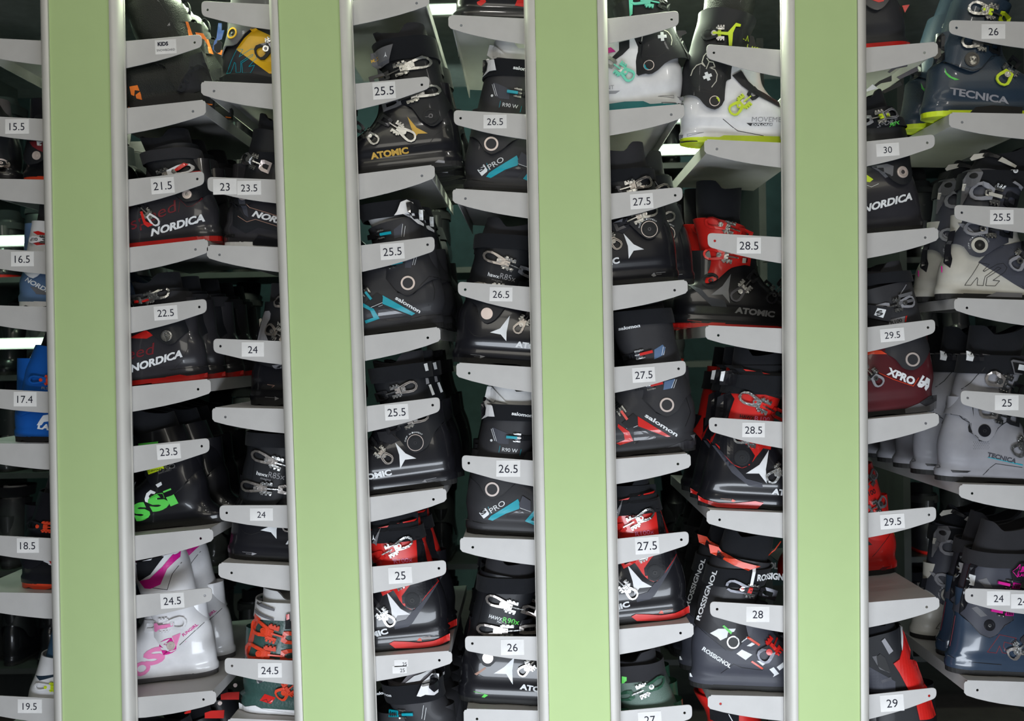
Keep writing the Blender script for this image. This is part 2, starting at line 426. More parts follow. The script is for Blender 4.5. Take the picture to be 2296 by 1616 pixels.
def make_boot(name, s, p, X0, Z0, yf, crop, label, cat, group, setback=0.0, sl=None):
    """s = -1 toe to the left, +1 toe to the right. X0, Z0: heel end of the sole; yf: where the near side stands"""
    beta = (TILT if s > 0 else -TILT) if sl is None else -math.atan(sl)
    root = empty(name, (X0, yf+.054+setback, Z0), label, cat, group, rot=(0, beta, 0))
    ca, sa = math.cos(beta), math.sin(beta)
    def loc(pt):
        q = at(*full(crop, pt), Y=yf+.004+setback)
        dx, dz = (q.x-X0)*1000, (q.z-Z0)*1000
        return (dx*ca-dz*sa, dx*sa+dz*ca)      # inverse of the turn about Y
    L = p.get('L', 300)
    def dz(pts, keep=()): return [(q[1], q[0]*s) for q in map(loc, pts)]
    sb = dz(p['sb']) if 'sb' in p else D_SB
    if 'sb' in p:
        sb = [(0, 2), (26, 0), (29, min(7, max(3, sorted(sb)[0][1])))]+[q for q in sorted(sb) if q[0] > 36]
    shell = Surf(sb, p.get('sf', dflt(L)), D_SW, 60, 70, foot=True)
    cb = sorted(dz(p['cb'])) if 'cb' in p else D_CB
    if 'cb' in p:
        lo = cb[0]; cb = [(lo[0]-60, max(3, lo[1]-14))]+cb
        a, b = cb[-2], cb[-1]; sl = max(-.1, min(.5, (b[1]-a[1])/(b[0]-a[0]+1e-6))); cb.append((b[0]+60, b[1]+60*sl))
    cbf = pchip(cb)
    cw = p.get('cw', 128)
    cf = [(z, cbf(z)+cw+max(0, (150-z)*.4)+max(0, (z-220)*.12)) for z in range(60, 331, 15)]
    cuff = Surf(cb, cf, D_CW, 52, 58, off=2)
    hem = sorted([(q[0]*s, q[1]) for q in map(loc, p['hem'])]) if 'hem' in p else D_HEM
    if 'hem' in p: hem = [(hem[0][0]-25, hem[0][1]+3)]+hem+[(hem[-1][0]+50, hem[-1][1]+14)]
    hemf = pchip(hem)
    zt = loc(p['top'])[1] if 'top' in p else p.get('zt', 262)
    topf = pchip([(0, zt+4), (70, zt+2), (130, zt-6), (190, zt-16), (260, zt-22)])
    strap = None
    if p.get('strap'):
        za, zb_ = sorted([loc(q)[1] for q in p['strap']]) if isinstance(p['strap'][0], tuple) else p['strap']
        strap = Surf(cb, cf, D_CW, 52, 58, off=7)
    lh = p.get('liner_h', 34)
    lb = [(z, d+9) for z, d in cb]; lf = [(z, d-9) for z, d in cf]
    liner = Surf(lb, lf, [(z, w_-8) for z, w_ in D_CW], 45, 50)
    lt = pchip([(0, zt+lh+10), (60+zt*.1, zt+lh+6), (110, zt+lh-14), (150, zt+lh-8), (200, zt+lh+14), (260, zt+lh+20)])
    def surfY(x, z):
        d = x*s; best = 5
        for S_, z0, z1 in ((shell, -20, 196), (cuff, hemf(d)-1, topf(d)+1), (liner, 150, 999))+(((strap, za-.5, zb_+.5),) if strap else ()):
            if z0 <= z <= z1:
                h, f = S_.ext(z)
                best = max(best, S_.Y(min(max(d, h+4), f-4), z))
        return best
    if p.get('only_liner'): pass
    zs = lambda v: (lambda d: v)
    sh = ring_mesh('shell', shell, zs(12), zs(195), 30, 56, p['shell'], root, s, capb=True, angle=50)
    # tread blocks in the sole
    V = []; F = []
    sw = Surf([(0, 3), (30, 1)], [(0, L-3), (30, L-1)], [(0, 41), (30, 43)], 60, 70, foot=True)
    nt = 44
    for z in (0, 13):
        for j in range(nt):
            th = 2*math.pi*j/nt; c = (1-math.cos(th))/2; h, f = sw.ext(z); d = h+(f-h)*c
            zz = z
            if z == 0 and (100 < d < 165 or (j % 4 == 1 and j != 1)): zz = 3.5
            V.append((s*d*.001, sw.Y(d, z)*(-1 if th <= math.pi else 1)*.001, zz*.001))
    F = [(j, (j+1) % nt, nt+(j+1) % nt, nt+j) for j in range(nt)]+[tuple(range(nt))[::-1], tuple(range(nt, 2*nt))]
    so = mk('sole', V, F, p.get('sole', 'black rubber'), root)
    cf_o = ring_mesh('cuff', cuff, hemf, topf, 14, 56, p['cuff'], root, s, thick=3.2)
    li = ring_mesh('liner', liner, zs(150), lt, 8, 44, p.get('liner', 'black cloth'), root, s, thick=8)
    tongue = None
    if strap:
        st = ring_mesh('power_strap', strap, zs(za), zs(zb_), 3, 52, p.get('strapm', 'black cloth'), root, s, thick=3)
    # raised seam along the hem of the cuff
    G = {}
    def emb(nm, par):
        if nm not in G: G[nm] = (Emb(surfY), par)
        return G[nm][0]
    subs = []; parts = []; tops = []
    def inside(q, poly):
        r = False; n = len(poly)
        for i in range(n):
            (x1, y1), (x2, y2) = poly[i], poly[i-1]
            if (y1 > q[1]) != (y2 > q[1]) and q[0] < (x2-x1)*(q[1]-y1)/(y2-y1)+x1: r = not r
        return r
    def hh(h, *qs):
        q = (sum(a[0] for a in qs)/len(qs), sum(a[1] for a in qs)/len(qs))
        return max([h]+[t+.5 for poly, t in tops if inside(q, poly)])
    for f in p.get('feats', []):
        k = f[0]
        if k == 'P': tops.append(([loc(q) for q in f[2]], f[3] if len(f) > 3 else .5))
        if k == 'PL': tops.append(([loc(q) for q in f[3]], f[4]))
        lc = lambda q: (lambda r: (r[0], max(1.2, r[1])))(loc(q))
        if k == 'P': e = Emb(surfY); e.sheet([lc(q) for q in f[2]], f[3] if len(f) > 3 else .5, f[1]); subs.append((e, 'colour_panel'))
        elif k == 'PM': emb('dotted_pattern', sh).sheet([lc(q) for q in f[2]], f[3] if len(f) > 3 else .5, f[1])
        elif k == 'PL':     # loose part with a name of its own
            e = Emb(surfY); e.sheet([loc(q) for q in f[3]], f[4], f[2], skirt=3); parts.append((e, f[1]))
        elif k == 'Ln': e = Emb(surfY); subs.append((e, 'printed_line')); e.line([loc(q) for q in f[3]], f[2], max([hh(.7, loc(q)) for q in f[3]]), f[1])
        elif k == 'Gr': e = Emb(surfY); subs.append((e, 'seam')); e.line([loc(q) for q in f[1]], 1.3, .35, 'deep black')
        elif k == 'T':
            kw = f[6] if len(f) > 6 else {}
            e = Emb(surfY); subs.append((e, 'lettering')); e.text(f[1], loc(f[3]), loc(f[4]), f[5], hh(1.1, loc(f[3]), loc(f[4])), f[2], **kw)
        elif k == 'Arc':    # text on an arc: string, mat, centre, radius px, start deg, end deg, height mm
            c = loc(f[3]); r = f[4]; n = len(f[1]); e = emb('logo', sh)
            for i, ch in enumerate(f[1]):
                if ch == ' ': continue
                an = math.radians(f[5]+(f[6]-f[5])*i/(n-1)); px = Vector((c[0]+r*math.cos(an), c[1]+r*math.sin(an)))
                tt = Vector((math.sin(an), -math.cos(an)))*f[7]*.42
                e.text(ch, tuple(px-tt), tuple(px+tt), f[7], 1.0, f[2])
        elif k == 'Rg':
            e = Emb(surfY); c = loc(f[2]); e.prism(circ(c, f[3]), 0, 2.6, f[1], hole=circ(c, f[4]))
            e.prism(circ(c, f[4]*.98), 0, 1.6, f[5] if len(f) > 5 else 'graphite plastic')
            if len(f) > 6: e.prism(circ(c, f[4]*.28), 0, 2.4, f[6])
            parts.append((e, 'cuff_pivot'))
        elif k == 'Dc':
            e = Emb(surfY); c = loc(f[2]); e.prism(circ(c, f[3]), 0, 2.2, f[1])
            e.prism(circ(c, f[3]*.9), 2.1, 2.8, f[1], hole=circ(c, f[3]*.72)); e.prism(circ(c, f[3]*.3, 12), 2, 3.2, f[4] if len(f) > 4 else f[1], hole=circ(c, f[3]*.14, 12))
            parts.append((e, 'cuff_pivot'))
        elif k == 'Bk':
            e = Emb(surfY); buckle(e, loc(f[1]), loc(f[2]), f[3], **(f[4] if len(f) > 4 else {})); parts.append((e, 'buckle'))
        elif k == 'Plus':
            c = loc(f[2]); r = f[3]; w_ = r*.36; e = emb('logo', sh); an = f[4] if len(f) > 4 else 0
            R = lambda u, v: (c[0]+u*math.cos(an)-v*math.sin(an), c[1]+u*math.sin(an)+v*math.cos(an))
            e.prism([R(-w_, -r), R(w_, -r), R(w_, -w_), R(r, -w_), R(r, w_), R(w_, w_), R(w_, r), R(-w_, r), R(-w_, w_), R(-r, w_), R(-r, -w_), R(-w_, -w_)], 0, 1.2, f[1])
    for nm, (e, par) in G.items(): e.build(nm, par)
    for e, nm in subs: e.build(nm, sh)
    for e, nm in parts: e.build(nm, root)
    return root

MAIN_PARTS = ('shell', 'cuff', 'liner', 'sole', 'power_strap')
def base(n): return n.split('.')[0]
def copy_boot(root, loc, label, group, full_=False):
    r = root.copy(); COL.objects.link(r); r.location = loc; r['label'] = label; r['group'] = group
    for ch in list(root.children):
        if not full_ and base(ch.name) not in MAIN_PARTS: continue
        c = ch.copy(); COL.objects.link(c); c.parent = r
        for g in (ch.children if full_ else ()):
            d = g.copy(); COL.objects.link(d); d.parent = c
    return r
# ---------------------------------------------------------------- room
FL = 0.0
box('floor', -4, 4, -4, 4, -.02, FL, 'shop floor', kind='structure')
box('ceiling', -4, 4, -4, 4, 2.85, 2.9, 'store ceiling', kind='structure')
box('wall_back', -4, 4, 3.2, 3.3, FL, 2.85, 'store wall', kind='structure')
box('wall_left', -3.3, -3.2, -.1, 3.3, FL, 2.85, 'store wall', kind='structure')
box('wall_right', 3.2, 3.3, -.1, 3.3, FL, 2.85, 'store wall', kind='structure')

# ---------------------------------------------------------------- columns: green front panel between two rounded rails
# (centre x at picture top, centre x at picture bottom) surveyed at the front plane
COLS = [(177.1, 208.0), (692.3, 749.2), (1268.5, 1300.2), (1851.0, 1858.8)]
PY = .027                                     # plane of shelf fronts, just behind the rails
RAIL = [(69.5, 1), (69.5, -5), (74, -7), (81, -6), (87.5, -1.5), (91, 5), (92.5, 12), (92.5, 19), (94, 19), (94, 24), (69.5, 24)]
def extrude(name, prof, z0, z1, m, parent, smooth=True):
    n = len(prof); V = [(x*.001, y*.001, z) for z in (z0, z1) for x, y in prof]
    F = [(i, (i+1) % n, n+(i+1) % n, n+i) for i in range(n)]+[tuple(range(n))[::-1], tuple(range(n, 2*n))]
    return mk(name, V, F, m, parent, smooth=smooth, angle=45)
WHERE = ['leftmost', 'second from the left', 'third from the left', 'rightmost']
CX = []
for i, (xt, xb) in enumerate(COLS):
    a = at(xt, 0); b = at(xb, 1616)
    tl = math.atan2(a.x-b.x, a.z-b.z)
    bx = b.x+(FL-b.z)*math.tan(tl)
    CX.append((a, b))
    t = empty('rack_column', (bx, 0, FL), f'pale green panelled upright with rounded grey rails, {WHERE[i]} of four', 'rack column', 'green rack columns', rot=(0, tl, 0))
    H = 2.6
    extrude('front_panel', [(-69, 0), (69, 0), (69, 4), (-69, 4)], 0.02, H, 'green panel', t, False)
    for sg in (-1, 1):
        extrude('side_rail', [(sg*x, y) for x, y in RAIL], 0.0, H, 'rail aluminium', t)
    extrude('inner_post', [(-60, 4), (60, 4), (60, 24), (-60, 24)], 0.0, H, 'post steel', t, False)
def colx(i, z):
    a, b = CX[i]; return b.x+(a.x-b.x)*(z-b.z)/(a.z-b.z)

# ---------------------------------------------------------------- shelves and retaining bars
SHELVES = {}
DEPTH = .60
def arm(key, kind, s, ci, top_tip, top_root, xtip, ytipbot, rootbot, hole, labels=(), text='', depth=DEPTH):
    """s=-1: fixed to the column on its left and reaching right; +1: fixed to the column on its right"""
    A = lambda p: at(p[0], p[1], PY)
    tt, tr, rb = A(top_tip), A(top_root), A(rootbot)
    tb = A((xtip, ytipbot)); xt = at(xtip, (top_tip[1]+ytipbot)/2, PY).x
    sl = (tt.z-tr.z)/(tt.x-tr.x)                # slope of the top edge
    zc = (tr.z+rb.z)/2; xc = colx(ci, zc)+(.012 if s < 0 else -.012)
    topz = lambda x: tr.z+sl*(x-tr.x)
    bt = (xt, tb.z); br = (rb.x, rb.z)
    # lower edge bellies slightly
    low = []
    for t in (0, .2, .4, .6, .8, 1):
        x = bt[0]+(br[0]-bt[0])*t; z = bt[1]+(br[1]-bt[1])*t-.0035*math.sin(math.pi*t)
        low.append((x, z))
    endz = br[1]+(low[-1][1]-low[-2][1])/(low[-1][0]-low[-2][0])*(xc-br[0])*.4
    if kind == 'bar':
        r = .0105
        core = [(xc, topz(xc)), (xt, topz(xt)), (xt, bt[1])]+low[2:]+[(xc, endz)]
        poly = roundpoly(core, [0, r, r]+[0]*(len(core)-3))
    else:
        d = 1 if s < 0 else -1                   # towards the tip
        c = .0075
        nx = tt.x-(0 if s < 0 else 0)
        poly = [(xt-d*c, topz(xt-d*c)), (xt-d*c, topz(xt)-.0025), (xt-d*.0025, topz(xt)-.0035), (xt, topz(xt)-.008), (xt, bt[1]+.006), (xt-d*.005, bt[1])]+low[1:]+[(xc, endz), (xc, topz(xc))]
    hp = A(hole) if hole else None
    O = Vector((xt, PY, topz(xt)))
    L2 = lambda P: [(x-O.x, z-O.z) for x, z in P]
    holes = [(hp.x-O.x, hp.z-O.z, .0033)] if hole else []
    if kind == 'bar':
        o = plate2d('retaining_bar', L2(poly), holes, .0026, 'shelf steel'); o.location = O
        tag(o, text, 'retaining bar', 'thin grey bars across the boot cuffs')
        par = o
    else:
        par = empty('boot_shelf', O, text, 'shelf', 'steel boot shelves on the columns')
        plate2d('front_plate', L2(poly), holes, .0022, 'shelf steel', par)
        # tray: top sheet and side flange running back
        d = 1 if s < 0 else -1
        x1 = -d*.0075; xe = xc-O.x; z1 = topz(O.x+x1)-O.z; ze = topz(xc)-O.z
        ang = math.atan(sl)
        h = .0018
        V = [(x1, .0023, z1), (xe, .0023, ze), (xe, depth, ze), (x1, depth, z1)]
        V += [(x, y, z-h) for x, y, z in V]
        F = [(0, 1, 2, 3), (4, 7, 6, 5), (0, 4, 5, 1), (1, 5, 6, 2), (2, 6, 7, 3), (3, 7, 4, 0)]
        mk('tray', V, F, 'shelf steel', par)
        x2 = x1-d*.002; zb = bt[1]-O.z+.004
        a_, b_ = sorted((x1, x2)); box('side_flange', a_, b_, .0023, depth, zb, z1-h-.0002, 'shelf steel', par)
        SHELVES[key] = (O.copy(), sl, topz, xc)
    for (x0, y0, x1_, y1_, st) in labels:
        c = at((x0+x1_)/2, (y0+y1_)/2, PY); wd = (at(x1_, y0, PY).x-at(x0, y0, PY).x); ht = at(x0, y0, PY).z-at(x0, y1_, PY).z
        V, F = box_v(-wd/2, wd/2, -.0006, 0, -ht/2, ht/2); fm = [0]*6
        if st:
            for ln in (st if isinstance(st, list) else [(st, 0, 0, .52)]):
                ss, ox, oz, hh = ln[:4]; m_ = 1
                TV, TF, asp = textmesh(ss, ln[4] if len(ln) > 4 else 0)
                th = ht*hh; tw = min(th*asp, wd*.86); b0 = len(V)
                V += [(ox*wd+(x-.5)*tw, -.0009, oz*ht+(y-.5)*th) for x, y in TV]; F += [tuple(b0+i for i in f) for f in TF]; fm += [1]*len(TF)
        me = bpy.data.meshes.new('size_sticker'); me.from_pydata(V, [], F); me.materials.append(MATS['sticker paper']); me.materials.append(MATS['ink'])
        me.polygons.foreach_set('material_index', fm); me.update()
        o = bpy.data.objects.new('size_sticker', me); link(o, par)
        tilt = math.atan(sl)*.55 if s < 0 else math.atan(sl)*.3
        o.location = (c.x-O.x, -.0002, c.z-O.z); o.rotation_euler = (0, -tilt+random.uniform(-.012, .012), 0)
    return par
def bar(*a, **k): return arm(None, 'bar', *a, **k)
def shelf(key, *a, **k): return arm(key, 'shelf', *a, **k)

O1, O2, O3, O4, O5 = 'far left gap', 'gap right of the leftmost column', 'gap left of the centre', 'gap right of the centre', 'gap right of the rightmost column'
# far left gap, arms fixed to column 0 (their tips lie outside the picture)
def arm0(key, kind, y, yr, yb0, yb1, labels=(), text=''):
    # root top y at x=100, slope taken from the survey; tip at x=-78
    ox = 100
    return arm(key, kind, 1, 0, (-70, y-(yr-y)*.75), (ox, yr), -78, y-(yr-y)*.75+32, (ox, yb1), (-55, y+14), labels, text)
arm0('00', 'shelf', 86.6, 91.6, 135, 146, (), 'empty looking grey shelf at top of far left gap')
arm0(None, 'bar', 262, 267, 297, 316, [(12, 267, 65, 300, '15.5')], 'grey bar with 15.5 sticker at far left edge')
arm0('0a', 'shelf', 401, 403, 445, 458, (), 'grey shelf under the 15.5 bar, small red soled boot on it')
arm0(None, 'bar', 559, 564, 596, 614, [(25, 564, 76, 597, '16.5')], 'grey bar with 16.5 sticker at far left edge')
arm0('0b', 'shelf', 685, 688, 725, 743, (), 'grey shelf under the 16.5 bar, pale blue boot on it')
arm0(None, 'bar', 873, 878, 914, 925, [(31, 878, 82, 911, '17.4')], 'grey bar with 17.4 sticker at far left edge')
arm0('0c', 'shelf', 994, 995, 1037, 1052, (), 'grey shelf under the 17.4 bar, bright blue boot on it')
arm0(None, 'bar', 1201, 1206, 1239, 1257, [(38, 1206, 87, 1239, '18.5')], 'grey bar with 18.5 sticker at far left edge')
arm0('0d', 'shelf', 1328, 1330, 1371, 1386, (), 'grey shelf under the 18.5 bar, orange soled boot on it')
arm0(None, 'bar', 1560, 1565, 1600, 1620, [(40, 1567, 94, 1598, '19.5')], 'grey bar with 19.5 sticker at bottom left corner')
arm0('0e', 'shelf', 1690, 1692, 1730, 1750, (), 'grey shelf below the 19.5 bar at far left')

# gap 1, left arms on column 0
bar(-1, 0, (443, 78), (283.6, 92), 452, 104, (286, 151.5), (436, 95), [(348, 89, 395.5, 121, [('KIDS', -.12, .22, .26, .05), ('SNOWBOARD', 0, -.22, .16)])], 'grey bar with handwritten kids snowboard sticker, across black leather boot')
shelf('1L0', -1, 0, (453.7, 224), (287, 242), 461, 257, (288.6, 299.5), (432.6, 249.5), text='grey shelf carrying the black snowboard boot')
bar(-1, 0, (448, 384.5), (291, 402), 457, 412, (292, 461.7), (442, 401), [(339, 398, 391, 434, '21.5')], 'grey bar with 21.5 sticker')
shelf('1L1', -1, 0, (459, 536), (293.5, 554.5), 466, 567, (295, 610), (438, 559), text='grey shelf under the 21.5 bar')
bar(-1, 0, (453, 671), (296, 688.7), 462.6, 699, (297, 746), (446.5, 688), [(345.5, 685, 398, 717, '22.5')], 'grey bar with 22.5 sticker')
shelf('1L2', -1, 0, (464, 849.8), (299, 866), 472, 882, (300, 922), (443.8, 872.5), text='grey shelf under the 22.5 bar')
bar(-1, 0, (459, 983), (302, 1000), 468.8, 1012, (303, 1059), (452, 1000), [(352, 995, 405, 1029, '23.5')], 'grey bar with 23.5 sticker alone on it')
shelf('1L3', -1, 0, (469.5, 1185), (306, 1200.6), 477.4, 1213, (307, 1256), (449.7, 1207), text='grey shelf under the 23.5 bar, glossy black boot on it')
bar(-1, 0, (467, 1317.7), (308, 1334), 475, 1346, (309, 1385.6), (459, 1335), [(360, 1329, 413, 1363, '24.5')], 'grey bar with 24.5 sticker across white and pink boot')
shelf('1L4', -1, 0, (483, 1547.7), (312, 1563), 484, 1577, (326, 1608), (456, 1568), text='grey shelf carrying the white and pink boot')
shelf('1L5', -1, 0, (485, 1905), (316, 1921), 490, 1935, (316, 1970), None, text='grey shelf below the white and pink boot shelf')
# gap 1, right arms on column 1
bar(1, 1, (460.6, 3), (603, 10), 452, 34.7, (604.6, 65.6), (465, 22), (), 'plain grey bar at top edge above yellow and black boot')
shelf('1R0', 1, 1, (459, 182), (609.6, 188), 451, 213, (611.6, 244.6), (479.6, 204), text='grey shelf carrying the yellow and black boot')
bar(1, 1, (473, 397), (619, 402.8), 465.5, 427, (621, 455.5), None, [(478, 401, 531, 436, '23'), (532, 405, 585.6, 437, '23.5')], 'grey bar with 23 and 23.5 stickers side by side')
shelf('1R1', 1, 1, (470.5, 549), (624, 554.5), 464, 579, (626, 609.7), (492, 571), text='grey shelf under the bar with two stickers')
bar(1, 1, (486.6, 759.4), (632, 765), 478.7, 789, (633, 817), (494, 776), [(542, 767, 592, 799.5, '24')], 'grey bar with 24 sticker, upper one of this gap')
shelf('1R2', 1, 1, (483, 913), (636, 916.6), 476, 945, (639, 971), (505, 934.7), text='grey shelf under the upper 24 bar')
bar(1, 1, (500, 1133), (644, 1132.6), 492.5, 1165, (648, 1184), (508, 1149.6), [(560.6, 1139, 612, 1167, '24')], 'grey bar with 24 sticker below two pale buckles')
shelf('1R3', 1, 1, (498, 1261), (650, 1268), 490, 1294, (651.5, 1324), (519, 1284), text='grey shelf above the white and red topped boot')
bar(1, 1, (511.6, 1475), (656.5, 1481), 504, 1508, (659, 1535), (520, 1492.6), [(578.5, 1485.5, 632, 1518.6, '24.5')], 'grey bar with 24.5 sticker across green and red boot')
shelf('1R4', 1, 1, (517, 1610), (662, 1616), 510, 1640, (662, 1670), None, text='grey shelf carrying the green and red boot')
# gap 2, left arms on column 1
shelf('2L0', -1, 1, (958, -17), (792, 1), 962, 12, (794, 56), (934, 7), text='grey shelf at top edge above the gold lettered boot')
bar(-1, 1, (954, 172), (798.7, 187.6), 962.4, 197.5, (800.8, 245.6), (945.8, 189.7), [(836, 184, 887, 222, '25.5')], 'grey bar with 25.5 sticker across the gold lettered boot')
shelf('2L1', -1, 1, (965.8, 370), (806, 390), 974.4, 400, (807, 446.8), (946, 394), text='grey shelf carrying the gold lettered boot')
bar(-1, 1, (966, 531), (811, 550), 974, 562, (814, 608.4), (958.5, 548.4), [(853, 545.5, 906.6, 581.4, '25.5')], 'grey bar with 25.5 sticker above a silver ring and blue wedge')
shelf('2L2', -1, 1, (979, 733.4), (817.7, 753), 987, 765, (819, 808.5), (959, 757), text='grey shelf below the grey boot with blue wedge')
bar(-1, 1, (978, 891), (824, 910.5), 986, 921.6, (826, 967.6), (970, 908), [(863, 906, 915.6, 941, '25.5')], 'grey bar with 25.5 sticker, lowest of the three 25.5 bars')
shelf('2L3', -1, 1, (992.8, 1094.5), (830.7, 1114.7), 1000.6, 1124, (833, 1169), (971.8, 1119.4), text='grey shelf above the red boots')
bar(-1, 1, (991, 1256.3), (836, 1270.4), 1000, 1286.6, (839.4, 1329), (984, 1274), [(871, 1271, 924, 1307.6, '25')], 'grey bar with 25 sticker across the red and black boot')
shelf('2L4', -1, 1, (1006, 1459), (844, 1471), 1013.4, 1487.5, (845.6, 1526.6), (985, 1480), [(884, 1478, 915, 1494, [('25', .25, -.15, .5)]), (880, 1492, 912, 1509, [('25', .2, -.1, .5)])], text='grey shelf with two small crooked 25 stickers')
shelf('2L5', -1, 1, (1012, 1790), (852, 1806), 1018, 1820, (852, 1860), None, text='grey shelf at the bottom under the white winged boot')
# gap 2, right arms on column 2
shelf('2R0', 1, 2, (1015, 33.8), (1173.7, 41.6), 1005.6, 63.7, (1174.5, 98.7), (1034, 57), text='grey shelf at top of the gap left of the centre')
bar(1, 2, (1027, 247.4), (1179, 256.7), 1017.8, 278, (1179.7, 312), (1032.6, 264.8), [(1084, 257, 1136, 288, '26.5')], 'grey bar with 26.5 sticker, topmost of three')
shelf('2R1', 1, 2, (1023, 423), (1183, 433), 1015, 454.6, (1183.6, 489), (1043.5, 445), text='grey shelf under the topmost 26.5 bar')
bar(1, 2, (1036, 632), (1188, 643.5), 1027, 660, (1188.5, 699), (1043, 649), [(1097.6, 643.5, 1149, 675.5, '26.5')], 'grey bar with 26.5 sticker, middle of three')
shelf('2R2', 1, 2, (1030, 813), (1190.6, 823), 1023.5, 845, (1192, 879), (1052, 836.4), text='grey shelf under the middle 26.5 bar')
bar(1, 2, (1045.6, 1021), (1196, 1032.6), 1036, 1053, (1197, 1090), (1051, 1038), [(1112.6, 1031.6, 1166.4, 1068.5, '26.5')], 'grey bar with 26.5 sticker, lowest of three')
shelf('2R3', 1, 2, (1038.5, 1204), (1199, 1210), 1031.8, 1236.6, (1201, 1267), (1060, 1226.7), text='grey shelf under the lowest 26.5 bar')
bar(1, 2, (1053, 1426), (1203, 1427), 1043, 1458, (1205, 1481), (1059, 1442.5), [(1123, 1433, 1175, 1468, '26')], 'grey bar with 26 sticker near bottom centre')
shelf('2R4', 1, 2, (1045, 1588.7), (1208, 1593), 1040, 1622, (1208, 1655), (1069.5, 1611.6), text='grey shelf at bottom edge under the 26 bar')
# gap 3, left arms on column 2
bar(-1, 2, (1512.4, 25), (1363, 41.6), 1521.5, 56, (1365.6, 96.7), (1506, 43.4), (), 'plain grey bar across white boot with mint buckles')
shelf('3L0', -1, 2, (1529, 233), (1365.6, 247.4), 1534, 264, (1368, 303.5), (1505, 256.8), text='grey shelf carrying white boot with mint buckles')
bar(-1, 2, (1520, 420), (1371, 434), 1530, 447, (1372, 491.5), (1514, 437.7), [(1413, 434, 1464.3, 468, '27.5')], 'grey bar with 27.5 sticker, topmost of three')
shelf('3L1', -1, 2, (1534.5, 627.4), (1374.7, 640.4), 1541.5, 657, (1376, 695.5), (1512.7, 650.5), text='grey shelf under the topmost 27.5 bar')
bar(-1, 2, (1529, 809), (1378.7, 823), 1537.5, 838.5, (1379.5, 880), (1521.6, 826.5), [(1417.7, 823, 1468.6, 856.7, '27.5')], 'grey bar with 27.5 sticker, middle of three')
shelf('3L2', -1, 2, (1542, 1016.5), (1382, 1029), 1548.4, 1047.7, (1383.4, 1084.6), (1520, 1040), text='grey shelf under the middle 27.5 bar')
bar(-1, 2, (1534, 1192), (1385.6, 1207.8), 1544, 1220.5, (1387.8, 1264), (1527.8, 1209.7), [(1424, 1203.7, 1477.6, 1241.5, '27.5')], 'grey bar with 27.5 sticker, lowest of three')
shelf('3L3', -1, 2, (1549, 1396), (1389.7, 1410.6), 1554.8, 1427, (1391, 1466.5), (1526, 1419), text='grey shelf under the lowest 27.5 bar')
bar(-1, 2, (1542, 1580), (1393, 1594), 1551.5, 1610, (1394, 1652), (1535, 1598), [(1430.7, 1595, 1483.3, 1630, '27')], 'grey bar with 27 sticker cut by bottom edge')
shelf('3L4', -1, 2, (1552, 1780), (1396, 1794), 1558, 1812, (1396, 1850), None, text='grey shelf below the 27 bar')
# gap 3, right arms on column 3
bar(1, 3, (1593, 100), (1750, 112), 1584.7, 130, (1751.5, 172), (1600.8, 118), (), 'plain grey bar across white boot with lime buckles')
shelf('3R0', 1, 3, (1586.5, 312.6), (1751.5, 320), 1579.5, 344, (1751.5, 375.5), (1607.5, 334), text='grey shelf carrying white boot with lime buckles')
bar(1, 3, (1595.6, 522.7), (1752.8, 532), 1587.3, 552.5, (1752.8, 590), (1602.9, 539.8), [(1652, 532, 1706, 568.4, '28.5')], 'grey bar with 28.5 sticker, upper of two')
shelf('3R1', 1, 3, (1589, 729.5), (1753.6, 736.5), 1581.8, 760, (1753.6, 792), (1610.7, 751.6), text='grey shelf under the upper 28.5 bar')
bar(1, 3, (1598.6, 936), (1755, 946), 1590, 966, (1755.5, 1005), (1605, 953), [(1664, 947, 1714.7, 980, '28.5')], 'grey bar with 28.5 sticker, lower of two')
shelf('3R2', 1, 3, (1591, 1143), (1755.8, 1149.5), 1584.8, 1173.7, (1756.3, 1206), (1613.6, 1165), text='grey shelf under the lower 28.5 bar')
bar(1, 3, (1602.8, 1349), (1756.5, 1358), 1592.5, 1380, (1757, 1417.4), (1608, 1365.6), [(1673, 1359, 1725, 1394, '28')], 'grey bar with 28 sticker')
shelf('3R3', 1, 3, (1592, 1558), (1752.5, 1561.7), 1587.4, 1588.7, (1757, 1616), (1615.7, 1577.6), text='grey shelf under the 28 bar')
shelf('3R4', 1, 3, (1592, 1900), (1757, 1906), 1587, 1932, (1757, 1965), None, text='grey shelf below the 28 bar shelf')
# gap 4, left arms on column 3
shelf('4L0', -1, 3, (2096, 94), (1941, 107), 2102.7, 125, (1941.8, 163.4), (2073, 118), text='grey shelf above the 30 bar, at top right')
bar(-1, 3, (2087, 302), (1941.8, 317.6), 2095.7, 329, (1942.3, 372.5), (2079.4, 320), [(1964.6, 321, 2015.8, 350, '30')], 'grey bar with 30 sticker')
shelf('4L1', -1, 3, (2096, 510), (1942.8, 523.5), 2103.7, 539, (1943, 579), (2074.7, 532.4), text='grey shelf under the 30 bar')
bar(-1, 3, (2088.3, 716.6), (1944, 734), 2096.5, 745, (1944.3, 789), (2081, 734), [(1973.7, 735.7, 2027.4, 765.4, '29.5')], 'grey bar with 29.5 sticker above the burgundy boot')
shelf('4L2', -1, 3, (2097, 925.8), (1944.3, 940), 2105, 953.5, (1944.8, 995.6), (2076, 948.8), text='grey shelf carrying the burgundy boot')
bar(-1, 3, (2089.6, 1136.6), (1945, 1150), 2098.7, 1165.8, (1945.5, 1205), (2083, 1154), [(1973.5, 1152, 2028, 1185, '29.5')], 'grey bar with 29.5 sticker across the bright red boot')
shelf('4L3', -1, 3, (2098.7, 1338), (1945.5, 1350.7), 2106, 1365, (1946.4, 1406.5), (2078, 1360.6), text='grey shelf with bare top and one bright red boot')
